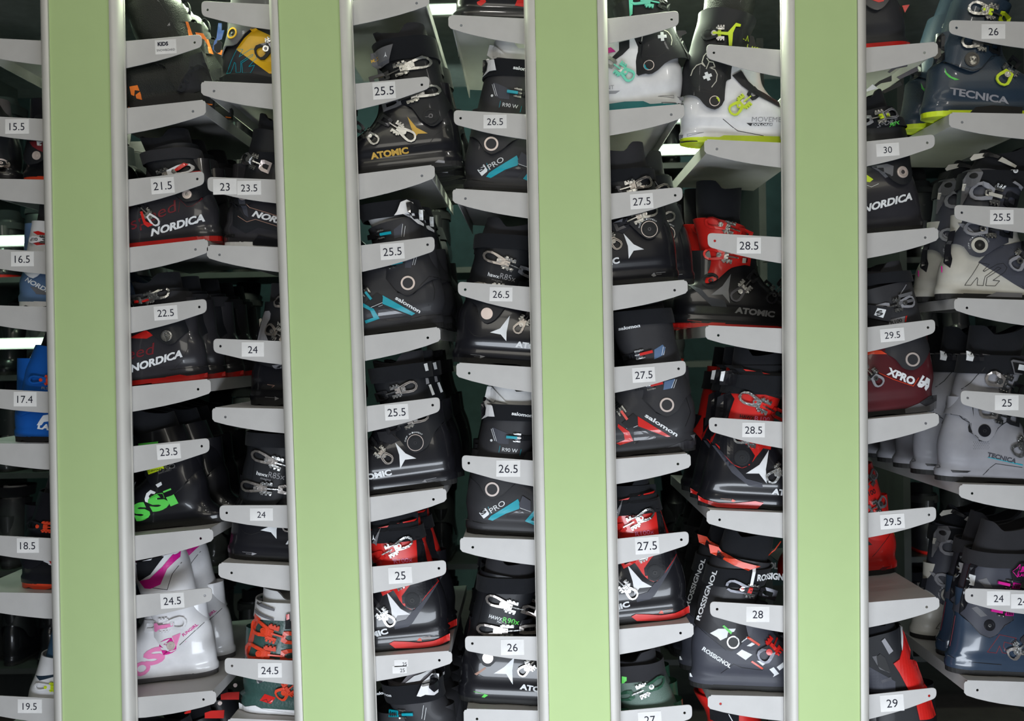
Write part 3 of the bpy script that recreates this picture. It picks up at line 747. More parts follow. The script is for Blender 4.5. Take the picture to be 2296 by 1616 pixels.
bar(-1, 3, (2090.7, 1542), (1946.9, 1557.8), 2099.5, 1564, (1947.5, 1612), (2083.7, 1559.8), [(1973.5, 1557, 2026.4, 1594, '29')], 'grey bar with 29 sticker at bottom right')
shelf('4L4', -1, 3, (2102, 1745), (1948, 1758), 2108, 1774, (1948, 1812), None, text='grey shelf below the 29 bar')
# gap 4, right arms fixed to a column outside the picture
XR = at(2420, 800).x
CX.append((Vector((XR, 0, 2.2)), Vector((XR, 0, .5))))
bar(1, 4, (2137.8, 45.3), (2296, 49), 2129, 74, (2296, 107.7), (2145, 62), [(2200.4, 54, 2253.7, 87.4, '26')], 'grey bar with 26 sticker at top right corner')
shelf('4R0', 1, 4, (2133, 252), (2296, 255), 2128.4, 284.7, (2296, 311.4), (2157.4, 274), text='grey shelf carrying the navy boot')
bar(1, 4, (2150, 459.7), (2296, 467), 2140.8, 489.4, (2296, 521.5), (2156.9, 476.5), [(2219.5, 470, 2272.2, 503, '25.5')], 'grey bar with 25.5 sticker at right edge')
shelf('4R1', 1, 4, (2146.5, 668), (2296, 672.5), 2140, 696, (2296, 729), (2168.5, 690), text='grey shelf carrying the ivory and grey boot')
bar(1, 4, (2165, 876), (2296, 884.7), 2154.7, 905, (2296, 936), (2170, 892), [(2230.6, 885.4, 2283.4, 919.4, '25')], 'grey bar with 25 sticker at right edge')
shelf('4R2', 1, 4, (2157.6, 1085.4), (2296, 1089.6), 2151, 1115, (2296, 1144), (2180, 1106), text='grey shelf carrying the row of light grey boots')
bar(1, 4, (2172.5, 1318.8), (2296, 1323.8), 2164, 1349, (2296, 1376), (2179.7, 1335), [(2212.8, 1324.8, 2264.5, 1357, '24'), (2266.5, 1331, 2318, 1364, '24')], 'grey bar with two 24 stickers at right edge')
shelf('4R3', 1, 4, (2167.8, 1525), (2296, 1528.7), 2162.3, 1558.5, (2296, 1583.8), (2191.8, 1547), text='grey shelf carrying the dark blue boot, bottom right')
# ---------------------------------------------------------------- the boots of the front row
BOOTS = {}
YF = .040
def B(key, model, shelfkey, s, crop, heelx, desc, rows=(), refkey=None, **kw):
    """heelx: x of the heel end of the sole in the crop the boot is described in"""
    O, sl, topz, xc = SHELVES[shelfkey]
    setb = kw.pop('setback', 0.0)
    hx = at(full(crop, (heelx, 0))[0], 808, YF+setb).x
    # refine x for the height of the shelf
    for _ in range(3):
        z = topz(hx); px, py = proj((hx, YF+setb, z)); tx = full(crop, (heelx, 0))[0]
        hx += (tx-px)/F_PX*(2.1+YF+setb)
    p = dict(model); p.update(kw)
    if 'feats' in p: p['feats'] = sorted(p['feats'], key=lambda f: f[0] not in ('P', 'PL'))
    back = p.get('zoff', 0)
    r = make_boot(p.get('name', 'ski_boot'), s, p, hx, topz(hx)+.0006+back, YF, crop, desc, 'ski boot' if 'snow' not in p.get('name', '') else 'snowboard boot', 'front boots in the rack', setb, sl)
    BOOTS[key] = (r, hx, topz, setb, desc)
    return r
def again(key, srckey, shelfkey, heelpx, desc, setback=0.0, strip=()):
    """the same model once more on another shelf"""
    src = BOOTS[srckey][0]
    O, sl, topz, xc = SHELVES[shelfkey]
    hx = at(heelpx, 808, YF+setback).x
    for _ in range(3):
        px, py = proj((hx, YF+setback, topz(hx))); hx += (heelpx-px)/F_PX*(2.1+YF+setback)
    r = copy_boot(src, (hx, YF+.054+setback, topz(hx)+.0006), desc, 'front boots in the rack', True)
    r.rotation_euler = (0, -math.atan(sl), 0)
    BOOTS[key] = (r, hx, topz, setback, desc)
    return r

STAR3 = lambda a, ab, b, bc, c, ca_: [a, ab, b, bc, c, ca_]
W_, GR = 'white print', 'grey print'
# ======== far left gap (toes to the right)
kid = dict(shell='smoked black plastic', cuff='matte black plastic', sole='orange red plastic', zt=150, strap=None, liner_h=30)
B('0a', kid, '0a', 1, 'Z1', 52, 'small black boot with red sole and silver rivet, under the 15.5 bar', L=220, zt=120, liner='grey cloth', liner_h=38,
  sb=[(62, 770), (58, 750), (72, 740), (75, 700), (88, 640)], cb=[(72, 700), (88, 620), (105, 560), (122, 500), (128, 440)], hem=[(72, 705), (130, 745), (175, 740), (230, 700)], top=(120, 520),
  feats=[('Dc', 'pearl metal', (170, 706), 10), ('P', 'dim red print', [(128, 640), (195, 640), (198, 690), (175, 680), (150, 665)]), ('P', 'white print', [(168, 640), (196, 642), (190, 662), (172, 660)])])
B('0a2', kid, '0a', -1, 'Z1', 50, 'black boot cut by the left picture edge beside small red soled boot', L=200, zt=120, liner='grey cloth', liner_h=38, sole='black rubber', setback=.02,
  cb=[(30, 720), (20, 640), (12, 560), (5, 480)], top=(0, 520), hem=[(30, 700), (0, 760), (-60, 740), (-120, 700)], feats=[('Dc', 'pearl metal', (0, 735), 10)])
B('0b', kid, '0b', 1, 'Z1', 30, 'small pale and blue boot with white sole, under the 16.5 bar', L=240, shell='kid blue plastic', cuff='white plastic', sole='white plastic', liner='charcoal cloth', liner_h=40,
  sb=[(32, 1370), (40, 1330), (42, 1280), (60, 1220)], cb=[(80, 1190), (88, 1110), (100, 1040), (108, 990)], top=(108, 1000), hem=[(60, 1215), (110, 1240), (150, 1260), (215, 1210)],
  feats=[('T', 'NORDICA', W_, (98, 1268), (240, 1345), 11, dict(bold=.03, shear=.3)), ('P', 'mid grey plastic', [(122, 1295), (165, 1300), (215, 1330), (215, 1335), (150, 1330)]),
         ('P', 'red plastic', [(140, 1048), (170, 1045), (212, 1058), (212, 1064), (165, 1062)]), ('P', 'red plastic', [(135, 1095), (212, 1100), (212, 1106), (165, 1110)]),
         ('Bk', (125, 1085), (260, 1085), 16, dict(ml='white plastic', mb='white plastic'))])
B('0c', kid, '0c', 1, 'Z2', 12, 'bright blue boot with white lettering, under the 17.4 bar', L=260, shell='blue plastic', cuff='blue plastic', sole='charcoal cloth', liner='black cloth', liner_h=40, strap=None, zt=200,
  sb=[(10, 350), (10, 320), (20, 310), (20, 260), (28, 225)], cb=[(62, 140), (75, 60), (100, 0), (125, -60)], top=(125, -50), hem=[(30, 230), (80, 260), (140, 240), (225, 200)],
  feats=[('T', 'LANGE', W_, (152, 320), (300, 335), 13, dict(bold=.05, shear=.2)), ('P', W_, [(150, 305), (185, 260), (215, 255), (222, 285), (185, 290), (172, 305)]),
         ('Bk', (130, 100), (300, 105), 20, dict(ml='blue plastic', mb='orange red plastic', mr='orange red plastic')), ('T', 'RSJ', GR, (185, 142), (225, 147), 6, {})])
B('0d', kid, '0d', 1, 'Z2', 42, 'small black boot with bright orange sole, under the 18.5 bar', L=250, cuff='smoked black plastic', liner='black cloth', liner_h=46, zt=190,
  sb=[(40, 1010), (42, 985), (55, 978), (52, 920), (62, 890)], cb=[(80, 790), (105, 720), (125, 650), (140, 600)], top=(140, 605), hem=[(62, 900), (120, 940), (160, 930), (230, 880)],
  feats=[('Bk', (105, 745), (300, 760), 22, dict(ml='matte black plastic', mb='orange red plastic', mr='orange red plastic')), ('P', W_, [(195, 905), (228, 905), (228, 930), (210, 925)]), ('P', 'red plastic', [(198, 908), (224, 909), (222, 922), (208, 920)])])
B('0e', kid, '0e', 1, 'Z2', 70, 'white boot with blue lining and lime lever, at bottom left corner', L=250, shell='white plastic', cuff='white plastic', liner='blue cloth', liner_h=60, zt=190,
  cb=[(95, 1500), (125, 1420), (150, 1330), (160, 1290)], top=(150, 1340), hem=[(70, 1600), (120, 1640), (160, 1630), (230, 1580)],
  feats=[('Bk', (150, 1462), (320, 1462), 18, dict(ml='white plastic', mb='lime', mr='lime')), ('P', 'navy plastic', [(140, 1425), (240, 1410), (240, 1420), (170, 1440)])])
B('00', kid, '00', 1, 'Z1', 130, 'dark boot with pale buckle at top left corner', L=150, cuff='graphite plastic', zt=150, sole='black rubber', cb=[(150, 130), (165, 60), (185, 0)], sb=[(140, 170), (145, 140), (150, 120)],
  feats=[('P', 'ivory plastic', [(150, 175), (158, 165), (188, 168), (188, 182)])])

# ======== gap right of the leftmost column, left side (toes to the left)
spd = dict(shell='smoked grey plastic', cuff='matte black plastic', sole='red plastic', strap=[(420, -190), (420, -90)], strapm='charcoal cloth')
B('1L1', spd, '1L1', -1, 'A4', 868, 'grey glossy boot with white and red buckles, under the 21.5 bar', rows=(3,), L=285,
  sb=[(868, 610), (862, 560), (835, 540), (830, 450), (825, 340), (775, 200)], cb=[(760, 180), (715, 10), (665, -110), (625, -240)], hem=[(770, 200), (690, 270), (600, 295), (520, 250), (400, 160), (300, 120)], top=(600, -250),
  feats=[('Dc', 'pearl metal', (605, 225), 10.5, 'chrome'), ('T', 'NORDICA', W_, (262, 600), (742, 455), 16, dict(bold=.045, shear=.35)), ('T', 'speed', 'dim red print', (95, 545), (525, 360), 27, dict(shear=.25)),
         ('Ln', 'dim red print', .8, [(500, 240), (590, 330), (640, 325), (720, 250)]), ('Ln', 'dim red print', .8, [(525, 285), (515, 380)]),
         ('Bk', (345, 500), (150, 310), 21, dict(ml='white plastic', mb='chrome', mc='dark metal')), ('P', 'red plastic', [(185, 385), (205, 380), (235, 470), (300, 500), (250, 522), (220, 500)], 8.2),
         ('Bk', (655, -30), (170, 120), 24, dict(ml='white plastic', mb='satin metal', mc='pearl metal')), ('P', 'red plastic', [(490, 10), (575, -60), (615, -50), (535, 12), (495, 25)], 8.2),
         ('P', 'red plastic', [(610, 20), (690, -8), (715, 20), (620, 45)], 1)])
B('1L2', spd, '1L2', -1, 'A5', 735, 'grey glossy boot with bare white lettering and silver lever, under the 22.5 bar', L=285,
  sb=[(742, 590), (742, 500), (712, 480), (708, 380), (690, 280), (640, 170)], cb=[(600, 160), (575, 60), (560, -60), (530, -200)], hem=[(600, 170), (530, 230), (480, 285), (430, 295), (370, 270), (270, 180), (200, 150)], top=(520, -220),
  feats=[('Dc', 'chrome', (423, 212), 13, 'chrome'), ('T', 'NORDICA', W_, (80, 545), (548, 400), 16, dict(bold=.045, shear=.35)), ('T', 'speed', 'dim red print', (-100, 470), (320, 370), 27, dict(shear=.25)),
         ('P', 'red plastic', [(60, 230), (205, 165), (235, 165), (278, 208), (225, 238), (110, 235)], .9), ('P', 'red plastic', [(262, 640), (340, 622), (400, 585), (520, 565), (600, 580), (742, 550), (742, 592), (610, 612), (400, 640), (270, 655)], 2),
         ('Gr', [(280, 480), (450, 525), (520, 510), (740, 490)]), ('Gr', [(450, 525), (540, 440), (590, 330), (585, 200)]),
         ('Bk', (450, -190), (120, -80), 26, dict(ml='chrome', mb='chrome')), ('P', 'red plastic', [(120, -110), (300, -125), (310, -100), (120, -80)], 3)])
gl = dict(shell='smoked black plastic', cuff='smoked black plastic', sole='black rubber', liner='black cloth', liner_h=46)
B('1L3', gl, '1L3', -1, 'A6', 820, 'glossy black boot with big green and white letters, under the 23.5 bar', L=280, zt=200, setback=.03,
  sb=[(700, 830), (680, 760), (660, 650), (640, 500), (600, 400)], cb=[(590, 380), (560, 260), (480, 150), (440, 60), (420, 10)], hem=[(600, 390), (480, 520), (400, 600), (300, 630), (200, 520), (100, 430)], top=(420, -20), heelx_fix=0,
  feats=[('T', 'SI', 'green', (200, 765), (432, 672), 36, dict(bold=.06)), ('T', 'S', 'green', (55, 850), (190, 790), 38, dict(bold=.06)), ('P', W_, [(135, 640), (150, 590), (185, 560), (232, 580), (225, 600), (190, 592), (170, 615), (180, 640), (240, 628), (245, 645), (175, 680), (140, 665)], .8),
         ('P', W_, [(240, 510), (290, 483), (300, 510), (262, 535)], .8), ('P', 'lime', [(140, 380), (340, 335), (350, 355), (170, 420)], 4), ('T', 'Comp J', 'black print', (150, 405), (330, 362), 5, {}),
         ('P', 'green', [(75, 140), (265, 118), (262, 140), (80, 158)], 5), ('Gr', [(380, 610), (450, 560), (570, 420)]), ('Bk', (420, 330), (280, 390), 12, dict(ml='chrome', mb='chrome'))])
BOOTS['1L3'][0].location.x += 0
B('1L4', gl, '1L4', -1, 'A7', 748, 'white boot with pink lettering and magenta lining', L=285, shell='white plastic', cuff='white plastic', sole='mid grey plastic', liner='magenta cloth', liner_h=20, setback=.065,
  sb=[(748, 1200), (745, 1130), (718, 1115), (712, 960), (680, 800), (650, 750)], cb=[(645, 740), (580, 600), (520, 450), (480, 280), (460, 200), (430, 130)], hem=[(650, 750), (560, 840), (470, 930), (380, 990), (320, 960), (200, 860), (100, 840)], top=(430, 110),
  feats=[('Dc', 'pearl metal', (383, 930), 10.5), ('P', 'magenta', [(80, 355), (180, 330), (300, 220), (420, 60), (425, 150), (340, 240), (280, 380), (190, 420), (130, 420), (85, 370)], 1.5),
         ('P', 'black cloth', [(60, 340), (75, 360), (190, 290), (310, 130), (200, 100), (60, 130)], 2.2),
         ('T', 'I', 'pink', (425, 935), (500, 905), 26, dict(bold=.02)), ('T', 'S', 'magenta', (300, 1030), (445, 965), 34, dict(bold=.05)), ('T', 'S', 'pink', (160, 1130), (330, 1060), 36, dict(bold=.05)), ('T', 'O', 'pink', (60, 1240), (200, 1150), 30, dict(bold=.05)),
         ('T', 'FUNGIRL', 'magenta', (495, 850), (608, 762), 7, dict(bold=.02)), ('Gr', [(460, 925), (640, 755)]), ('Gr', [(190, 410), (340, 430), (380, 290), (440, 200)]),
         ('Bk', (520, 715), (150, 770), 30, dict(ml='white plastic', mb='white plastic', mr='white plastic')), ('P', 'pink', [(222, 735), (250, 725), (270, 745), (405, 722), (408, 748), (275, 780), (250, 805), (230, 800)], 9.5)])
blk = dict(shell='smoked black plastic', cuff='matte black plastic', sole='black rubber')
B('1L5', blk, '1L5', -1, 'A7', 880, 'black and red boot top below the white and pink boot shelf', L=280, cuff='matte black plastic', zt=250, liner='black cloth',
  feats=[('Dc', 'pearl metal', (780, 1500), 5), ('P', 'red plastic', [(640, 1590), (700, 1570), (820, 1565), (815, 1640), (640, 1640)], 1.5), ('P', 'red plastic', [(450, 1590), (515, 1550), (510, 1590), (460, 1600)], 1.5)])
# ---- snowboard boot
def snowboard_boot(key, shelfkey, heelpx, desc, setback=0.0):
    O, sl, topz, xc = SHELVES[shelfkey]
    p = dict(name='snowboard_boot', shell='black leather', cuff='black leather', sole='black rubber', liner='black leather', L=275, zt=285, cw=138, liner_h=20,
             sf=[(0, 275), (35, 275), (60, 268), (85, 240), (105, 205), (125, 180), (160, 165), (195, 160)],
             sb=[(790, 900), (788, 860), (775, 700), (720, 560), (700, 460)], cb=[(770, 700), (720, 560), (690, 430), (640, 300), (590, 190), (560, 100), (520, 0), (470, -60)], hem=[(720, 560), (620, 640), (520, 830), (400, 600), (250, 560)], top=(470, -70),
             feats=[('P', 'charcoal cloth', [(625, 500), (700, 430), (790, 700), (800, 740), (640, 830), (520, 825), (620, 640)], 2),
                    ('P', 'black leather', [(125, 105), (350, 10), (530, 310), (540, 330), (190, 350), (130, 200)], 3), ('P', 'black leather', [(430, 140), (565, 175), (620, 320), (530, 320)], 3.5),
                    ('P', 'orange', [(565, 172), (585, 172), (630, 310), (600, 310)], 4), ('P', 'orange', [(640, 255), (710, 265), (745, 320), (750, 370), (720, 320), (650, 290)], 3),
                    ('P', 'orange', [(78, 782), (150, 768), (162, 815), (120, 810), (110, 860), (85, 850)], 1.5), ('P', 'orange', [(125, 850), (165, 822), (185, 898), (135, 885)], 1.5),
                    ('P', 'orange', [(60, 960), (140, 940), (180, 965), (60, 1000)], 1.5), ('P', 'orange', [(740, 905), (785, 905), (785, 935), (745, 930)], 1),
                    ('Gr', [(70, 640), (130, 600), (270, 590), (300, 560), (380, 610), (440, 590), (620, 635)]), ('Gr', [(110, 690), (180, 700), (250, 790), (280, 860)]),
                    ('Gr', [(620, 635), (560, 720), (510, 830)]), ('Gr', [(625, 500), (615, 640)]), ('P', 'black rubber', [(70, 930), (280, 870), (520, 830), (790, 825), (790, 905), (520, 910), (70, 985)], 2.5)])
    hx = at(heelpx, 808, YF+setback).x
    for _ in range(3):
        px, py = proj((hx, YF+setback, topz(hx))); hx += (heelpx-px)/F_PX*(2.1+YF+setback)
    r = make_boot('snowboard_boot', -1, p, hx, topz(hx)+.0006, YF, 'A3', desc, 'snowboard boot', 'front boots in the rack', setback, sl)
    # pull loops at the back of the shaft
    for i, (x, z) in enumerate(((.047, .236), (.030, .188))):
        t = []
        n = 16; R = .02
        for k in range(n):
            a = 2*math.pi*k/n
            for dy in (-.006, .006):
                t.append((-x+R*.55*math.cos(a), dy, z+R*math.sin(a)))
        F = [(2*k, 2*k+1, (2*k+3) % (2*n), (2*k+2) % (2*n)) for k in range(n)]
        o = mk('pull_loop', t, F, 'black cloth', r)
        sm = o.modifiers.new('s', 'SOLIDIFY'); sm.thickness = .0018
    BOOTS[key] = (r, hx, topz, setback, desc)
    return r
snowboard_boot('1L0', '1L0', 466, 'black leather snowboard boot with orange marks, at top left')

# ======== gap right of the leftmost column, right side (toes to the right)
B('1R0', blk, '1R0', 1, 'A3', 848, 'black boot with yellow panel and yellow ringed pivot, top left', L=280, shell='graphite plastic', cuff='mid grey plastic', zt=250,
  sb=[(850, 740), (845, 665), (865, 650), (862, 560), (865, 470), (900, 400)], cb=[(870, 470), (905, 330), (930, 200), (940, 100)], hem=[(868, 470), (930, 400), (1000, 410), (1060, 390), (1110, 320), (1160, 270)],
  feats=[('P', 'yellow plastic', [(1035, 435), (1110, 330), (1205, 240), (1370, 320), (1500, 400), (1500, 660), (1338, 655)], 1.2), ('Rg', 'yellow plastic', (1003, 293), 13.5, 9.5, 'deep black', 'chrome'),
         ('Ln', 'teal', .9, [(1045, 432), (1100, 436), (1065, 505), (1175, 435), (1215, 440), (1225, 520), (1150, 590), (1205, 580), (1165, 645), (1090, 645), (1088, 560), (1190, 500), (1195, 485), (1180, 488), (1080, 550), (1072, 640), (1030, 640), (1030, 560), (1020, 552), (975, 640), (932, 640), (985, 545), (1045, 432)]),
         ('PL', 'walk_lever', 'blue plastic', [(850, 170), (880, 172), (880, 240), (905, 235), (880, 320), (840, 330), (825, 440), (800, 410), (815, 340), (835, 310)], 3),
         ('PL', 'walk_lever', 'matte black plastic', [(870, 335), (890, 360), (870, 440), (840, 450), (815, 420), (815, 380)], 5),
         ('P', 'matte black plastic', [(850, 665), (960, 650), (1150, 645), (1400, 700), (1400, 760), (850, 745)], 2.5),
         ('Bk', (1225, 500), (1500, 330), 38, dict(ml='matte black plastic', mb='dark metal', mc='matte black plastic'))])
B('1R1', blk, '1R1', 1, 'A4', 868, 'dark grey boot with bronze lines and white tread, under the bar with two stickers', L=275, shell='smoked grey plastic', cuff='matte black plastic', sole='white plastic', strap=[(1250, -160), (1250, -60)],
  sb=[(868, 650), (868, 590), (872, 540), (905, 440), (905, 380), (950, 280)], cb=[(950, 260), (1040, 120), (1075, -60), (1110, -180), (1150, -320), (1160, -400)], hem=[(950, 280), (1040, 310), (1110, 330), (1180, 300), (1290, 240)], top=(1160, -380),
  feats=[('Rg', 'pearl metal', (1108, 235), 11, 8), ('T', 'NORDICA', W_, (1180, 415), (1640, 545), 14, dict(bold=.045, shear=.3)), ('Ln', 'bronze print', 1.1, [(1050, 415), (1135, 470), (1215, 447), (1420, 512), (1500, 540)]), ('Ln', 'bronze print', 1.3, [(1143, 315), (1160, 338), (1330, 390), (1420, 420)]),
         ('P', 'matte black plastic', [(990, 250), (1140, 470), (1215, 447), (1420, 512), (1420, 555), (1235, 520), (1120, 575), (1000, 500)], .8), ('P', 'slate plastic', [(1060, 260), (1130, 280), (1150, 430), (1110, 400)], 1), ('P', 'deep black', [(918, 575), (1015, 577), (1015, 605), (918, 602)], .6),
         ('P', 'smoked black plastic', [(1185, 650), (1240, 590), (1420, 630), (1500, 660), (1500, 700), (1185, 680)], 2.5),
         ('Bk', (1070, -130), (1330, -20), 31, dict(ml='chrome', mb='chrome', mc='pearl metal')), ('Bk', (1000, 110), (1270, 220), 31, dict(ml='chrome', mb='chrome', mc='pearl metal'))])
STRT = dict(bold=.02)
haw_f = [('Dc', 'pearl metal', (1199, 1165), 13.5), ('P', W_, [(1397, 1180), (1368, 1325), (1366, 1403), (1318, 1345), (1225, 1327), (1312, 1292)], 1), ('T', 'ATOMIC', W_, (1442, 1450), (1768, 1496), 13, dict(bold=.05)),
         ('T', 'hawx', W_, (1205, 838), (1302, 862), 9, dict(bold=.015)), ('T', 'R85x', GR, (1308, 862), (1440, 892), 14, {}), ('T', 'magna', GR, (1240, 878), (1330, 898), 6, {}),
         ('P', GR, [(1140, 1525), (1182, 1535), (1150, 1548), (1135, 1550)], .7), ('Ln', GR, .6, [(1055, 1518), (1140, 1526)]), ('Ln', GR, .6, [(1085, 1535), (1135, 1540)]),
         ('Gr', [(990, 1160), (1020, 1280), (1080, 1350), (1140, 1365), (1230, 1340)]), ('Bk', (1165, 650), (1575, 815), 26, dict(mc='mid grey plastic')), ('Bk', (1050, 930), (1500, 985), 26, dict()), ('Bk', (1440, 1330), (1600, 1130), 24, dict()),
         ('Gr', [(1120, 1035), (1170, 860), (1200, 620)])]
haw = dict(shell='smoked black plastic', cuff='matte black plastic', sole='black rubber', strap=[(1300, 480), (1300, 600)], strapm='black cloth', sb=[(882, 1580), (885, 1475), (915, 1470), (922, 1350), (945, 1150), (1000, 1040)],
           cb=[(1010, 1030), (1050, 800), (1090, 640), (1100, 500), (1120, 440)], hem=[(1010, 1035), (1110, 1100), (1140, 1210), (1197, 1250), (1270, 1215), (1350, 1120), (1480, 1010)], top=(1110, 470), liner='charcoal cloth')
B('2R2', haw, '2R2', 1, 'B2', 880, 'black boot with pale loop buckle and white star, under the middle 26.5 bar', feats=haw_f)
again('1R3', '2R2', '1R3', 494, 'black boot with two pale loop buckles, under the lower 24 bar')
B('1R2', haw, '1R2', 1, 'A5', 1112, 'black boot with light grey cuff back, half hidden under the upper 24 bar', L=240, setback=.06, cw=110,
  sb=[(1112, 830), (1112, 735), (1145, 720), (1135, 580), (1150, 490), (1180, 430)], cb=[(1180, 430), (1212, 240), (1240, 60), (1265, -40), (1275, -150)], hem=[(1180, 440), (1300, 480), (1380, 500), (1420, 510), (1470, 480)], top=(1290, -90), strap=None, liner_h=40,
  feats=[('P', 'light grey plastic', [(1205, 260), (1275, 0), (1290, -15), (1340, -15), (1355, 10), (1350, 60), (1318, 110), (1310, 200), (1340, 270)], 1.2), ('P', 'light grey plastic', [(1375, 480), (1465, 470), (1450, 510), (1400, 515)], 1.5),
         ('Bk', (1315, 135), (1500, 240), 30, dict(mr='chrome')), ('Bk', (1395, -110), (1600, -40), 30, dict()), ('T', 'hawx', W_, (1420, 115), (1510, 130), 9, dict(bold=.015)), ('P', 'ivory plastic', [(1222, 60), (1240, 48), (1248, 60), (1232, 130)], 1),
         ('Ln', GR, .7, [(1295, 770), (1380, 775)]), ('P', GR, [(1385, 765), (1425, 782), (1385, 800)], .7), ('Ln', 'bronze print', 1.2, [(1320, 655), (1385, 665), (1360, 680)])])
B('1R4', haw, '1R4', 1, 'A7', 948, 'green boot with red buckles and white collar, bottom left', L=260, shell='dark green plastic', cuff='dark green plastic', sole='white plastic', strapm='white cloth', strap=[(1250, 540), (1250, 700)], liner='white cloth', liner_h=24,
  sb=[(945, 1600), (950, 1470), (945, 1420), (985, 1400), (975, 1300), (990, 1210)], cb=[(1005, 1050), (1060, 860), (1110, 660), (1120, 560), (1125, 500)], hem=[(990, 1210), (1050, 1260), (1150, 1270), (1250, 1250), (1330, 1230)], top=(1120, 560),
  feats=[('P', 'orange red plastic', [(1010, 1040), (1060, 870), (1115, 660), (1190, 690), (1130, 780), (1110, 900), (1060, 1040)], .8), ('P', 'white plastic', [(950, 1500), (1020, 1520), (1090, 1500), (1125, 1495), (1200, 1530), (1490, 1565), (1490, 1620), (950, 1620)], 2.2),
         ('Bk', (1080, 750), (1480, 880), 36, dict(ml='orange red plastic', mb='orange red plastic', mr='orange red plastic', mc='orange red plastic')), ('Bk', (1020, 980), (1480, 1040), 36, dict(ml='orange red plastic', mb='orange red plastic', mr='orange red plastic', mc='orange red plastic')),
         ('Bk', (1335, 1410), (1530, 1260), 34, dict(ml='orange red plastic', mb='orange red plastic', mr='orange red plastic', mc='orange red plastic')), ('P', 'red plastic', [(1165, 1450), (1215, 1385), (1312, 1420), (1270, 1478)], .8),
         ('Ln', 'black print', 1, [(1190, 1450), (1230, 1440), (1240, 1465), (1275, 1440)]), ('Rg', 'chrome', (1190, 1240), 9, 6, 'dark metal'), ('P', 'mid grey plastic', [(1138, 520), (1330, 590), (1325, 610), (1150, 560)], 7.8), ('P', 'mid grey plastic', [(1125, 610), (1320, 680), (1320, 700), (1130, 640)], 7.8),
         ('P', 'charcoal cloth', [(1430, 640), (1465, 630), (1465, 780), (1415, 780)], 8.5), ('P', 'red plastic', [(1432, 640), (1462, 632), (1462, 680), (1436, 690)], 9)])

# ======== gap left of the centre, left side
gold = dict(shell='smoked black plastic', cuff='matte black plastic', sole='black rubber', strap=[(400, 330), (400, 520)], strapm='black cloth', liner='charcoal cloth')
B('2L1', gold, '2L1', -1, 'B1', 985, 'black boot with gold star and lettering, top centre left', L=300,
  sb=[(985, 1520), (985, 1340), (895, 1325), (960, 1180), (940, 1050), (890, 900)], cb=[(885, 900), (820, 720), (775, 560), (740, 400), (720, 300), (700, 240)], hem=[(890, 905), (820, 1030), (735, 1090), (640, 1040), (540, 920), (400, 870), (300, 840)], top=(700, 310),
  feats=[('Dc', 'matte black plastic', (717, 1003), 18.5, 'dark metal'), ('P', 'gold print', [(508, 995), (590, 1095), (685, 1143), (600, 1148), (572, 1192), (548, 1110)], 1), ('T', 'ATOMIC', 'gold print', (195, 1368), (522, 1312), 13.5, dict(bold=.05)),
         ('Bk', (582, 1205), (300, 1020), 27, dict(ml='chrome', mb='chrome', mc='dark metal')), ('Bk', (262, 1235), (60, 1060), 25, dict(ml='chrome', mb='chrome', mc='dark metal')),
         ('Bk', (725, 520), (230, 660), 27, dict(ml='chrome', mb='chrome', mc='mid grey plastic')), ('Bk', (800, 760), (340, 890), 27, dict(ml='chrome', mb='chrome', mc='mid grey plastic')),
         ('P', 'mid grey plastic', [(180, 440), (395, 395), (355, 540), (240, 570), (195, 545)], 9), ('T', 'MIC', 'gold print', (190, 520), (258, 500), 7, dict(bold=.04)), ('P', W_, [(328, 455), (332, 480), (342, 498), (326, 490), (312, 498), (324, 478)], 9.6),
         ('Gr', [(380, 920), (560, 920), (640, 1050)]), ('Gr', [(980, 940), (760, 1150), (700, 1230), (560, 1260)]), ('P', GR, [(745, 1390), (775, 1368), (830, 1375), (830, 1395)], .7), ('Gr', [(720, 1400), (890, 1395), (890, 1330)])])
sal = dict(shell='graphite plastic', cuff='graphite plastic', sole='black rubber', liner='white cloth', strapm='black cloth')
def salf(acc):
    return [('Rg', 'pearl metal', (519, 902), 16.3, 12.2), ('P', acc, [(297, 1006), (575, 1162), (545, 1180), (292, 1078)], 1.4), ('T', 'salomon', W_, (402, 1038), (612, 1160), 9, dict(bold=.03)),
            ('P', acc, [(130, 1075), (222, 1125), (268, 1207), (150, 1250), (140, 1225), (215, 1198), (190, 1138), (130, 1108)], 1.4), ('P', 'matte black plastic', [(150, 1080), (250, 985), (300, 1020), (295, 1090), (200, 1118)], 3),
            ('Ln', W_, .9, [(198, 1112), (296, 1070)]), ('Ln', W_, .9, [(262, 1104), (296, 1090)]), ('Bk', (205, 1045), (90, 900), 19, dict(ml=acc, style='bar', mc='matte black plastic')),
            ('P', 'bronze print' if 0 else 'smoked grey plastic', [(265, 1110), (300, 1100), (545, 1190), (520, 1245), (250, 1215)], .7), ('Gr', [(560, 1000), (700, 840), (770, 850)]), ('Gr', [(330, 870), (420, 980), (519, 1003), (600, 960), (640, 900)]),
            ('Gr', [(450, 1240), (640, 1180), (790, 1170)]), ('Gr', [(710, 850), (745, 960), (735, 1040), (690, 1090)])]
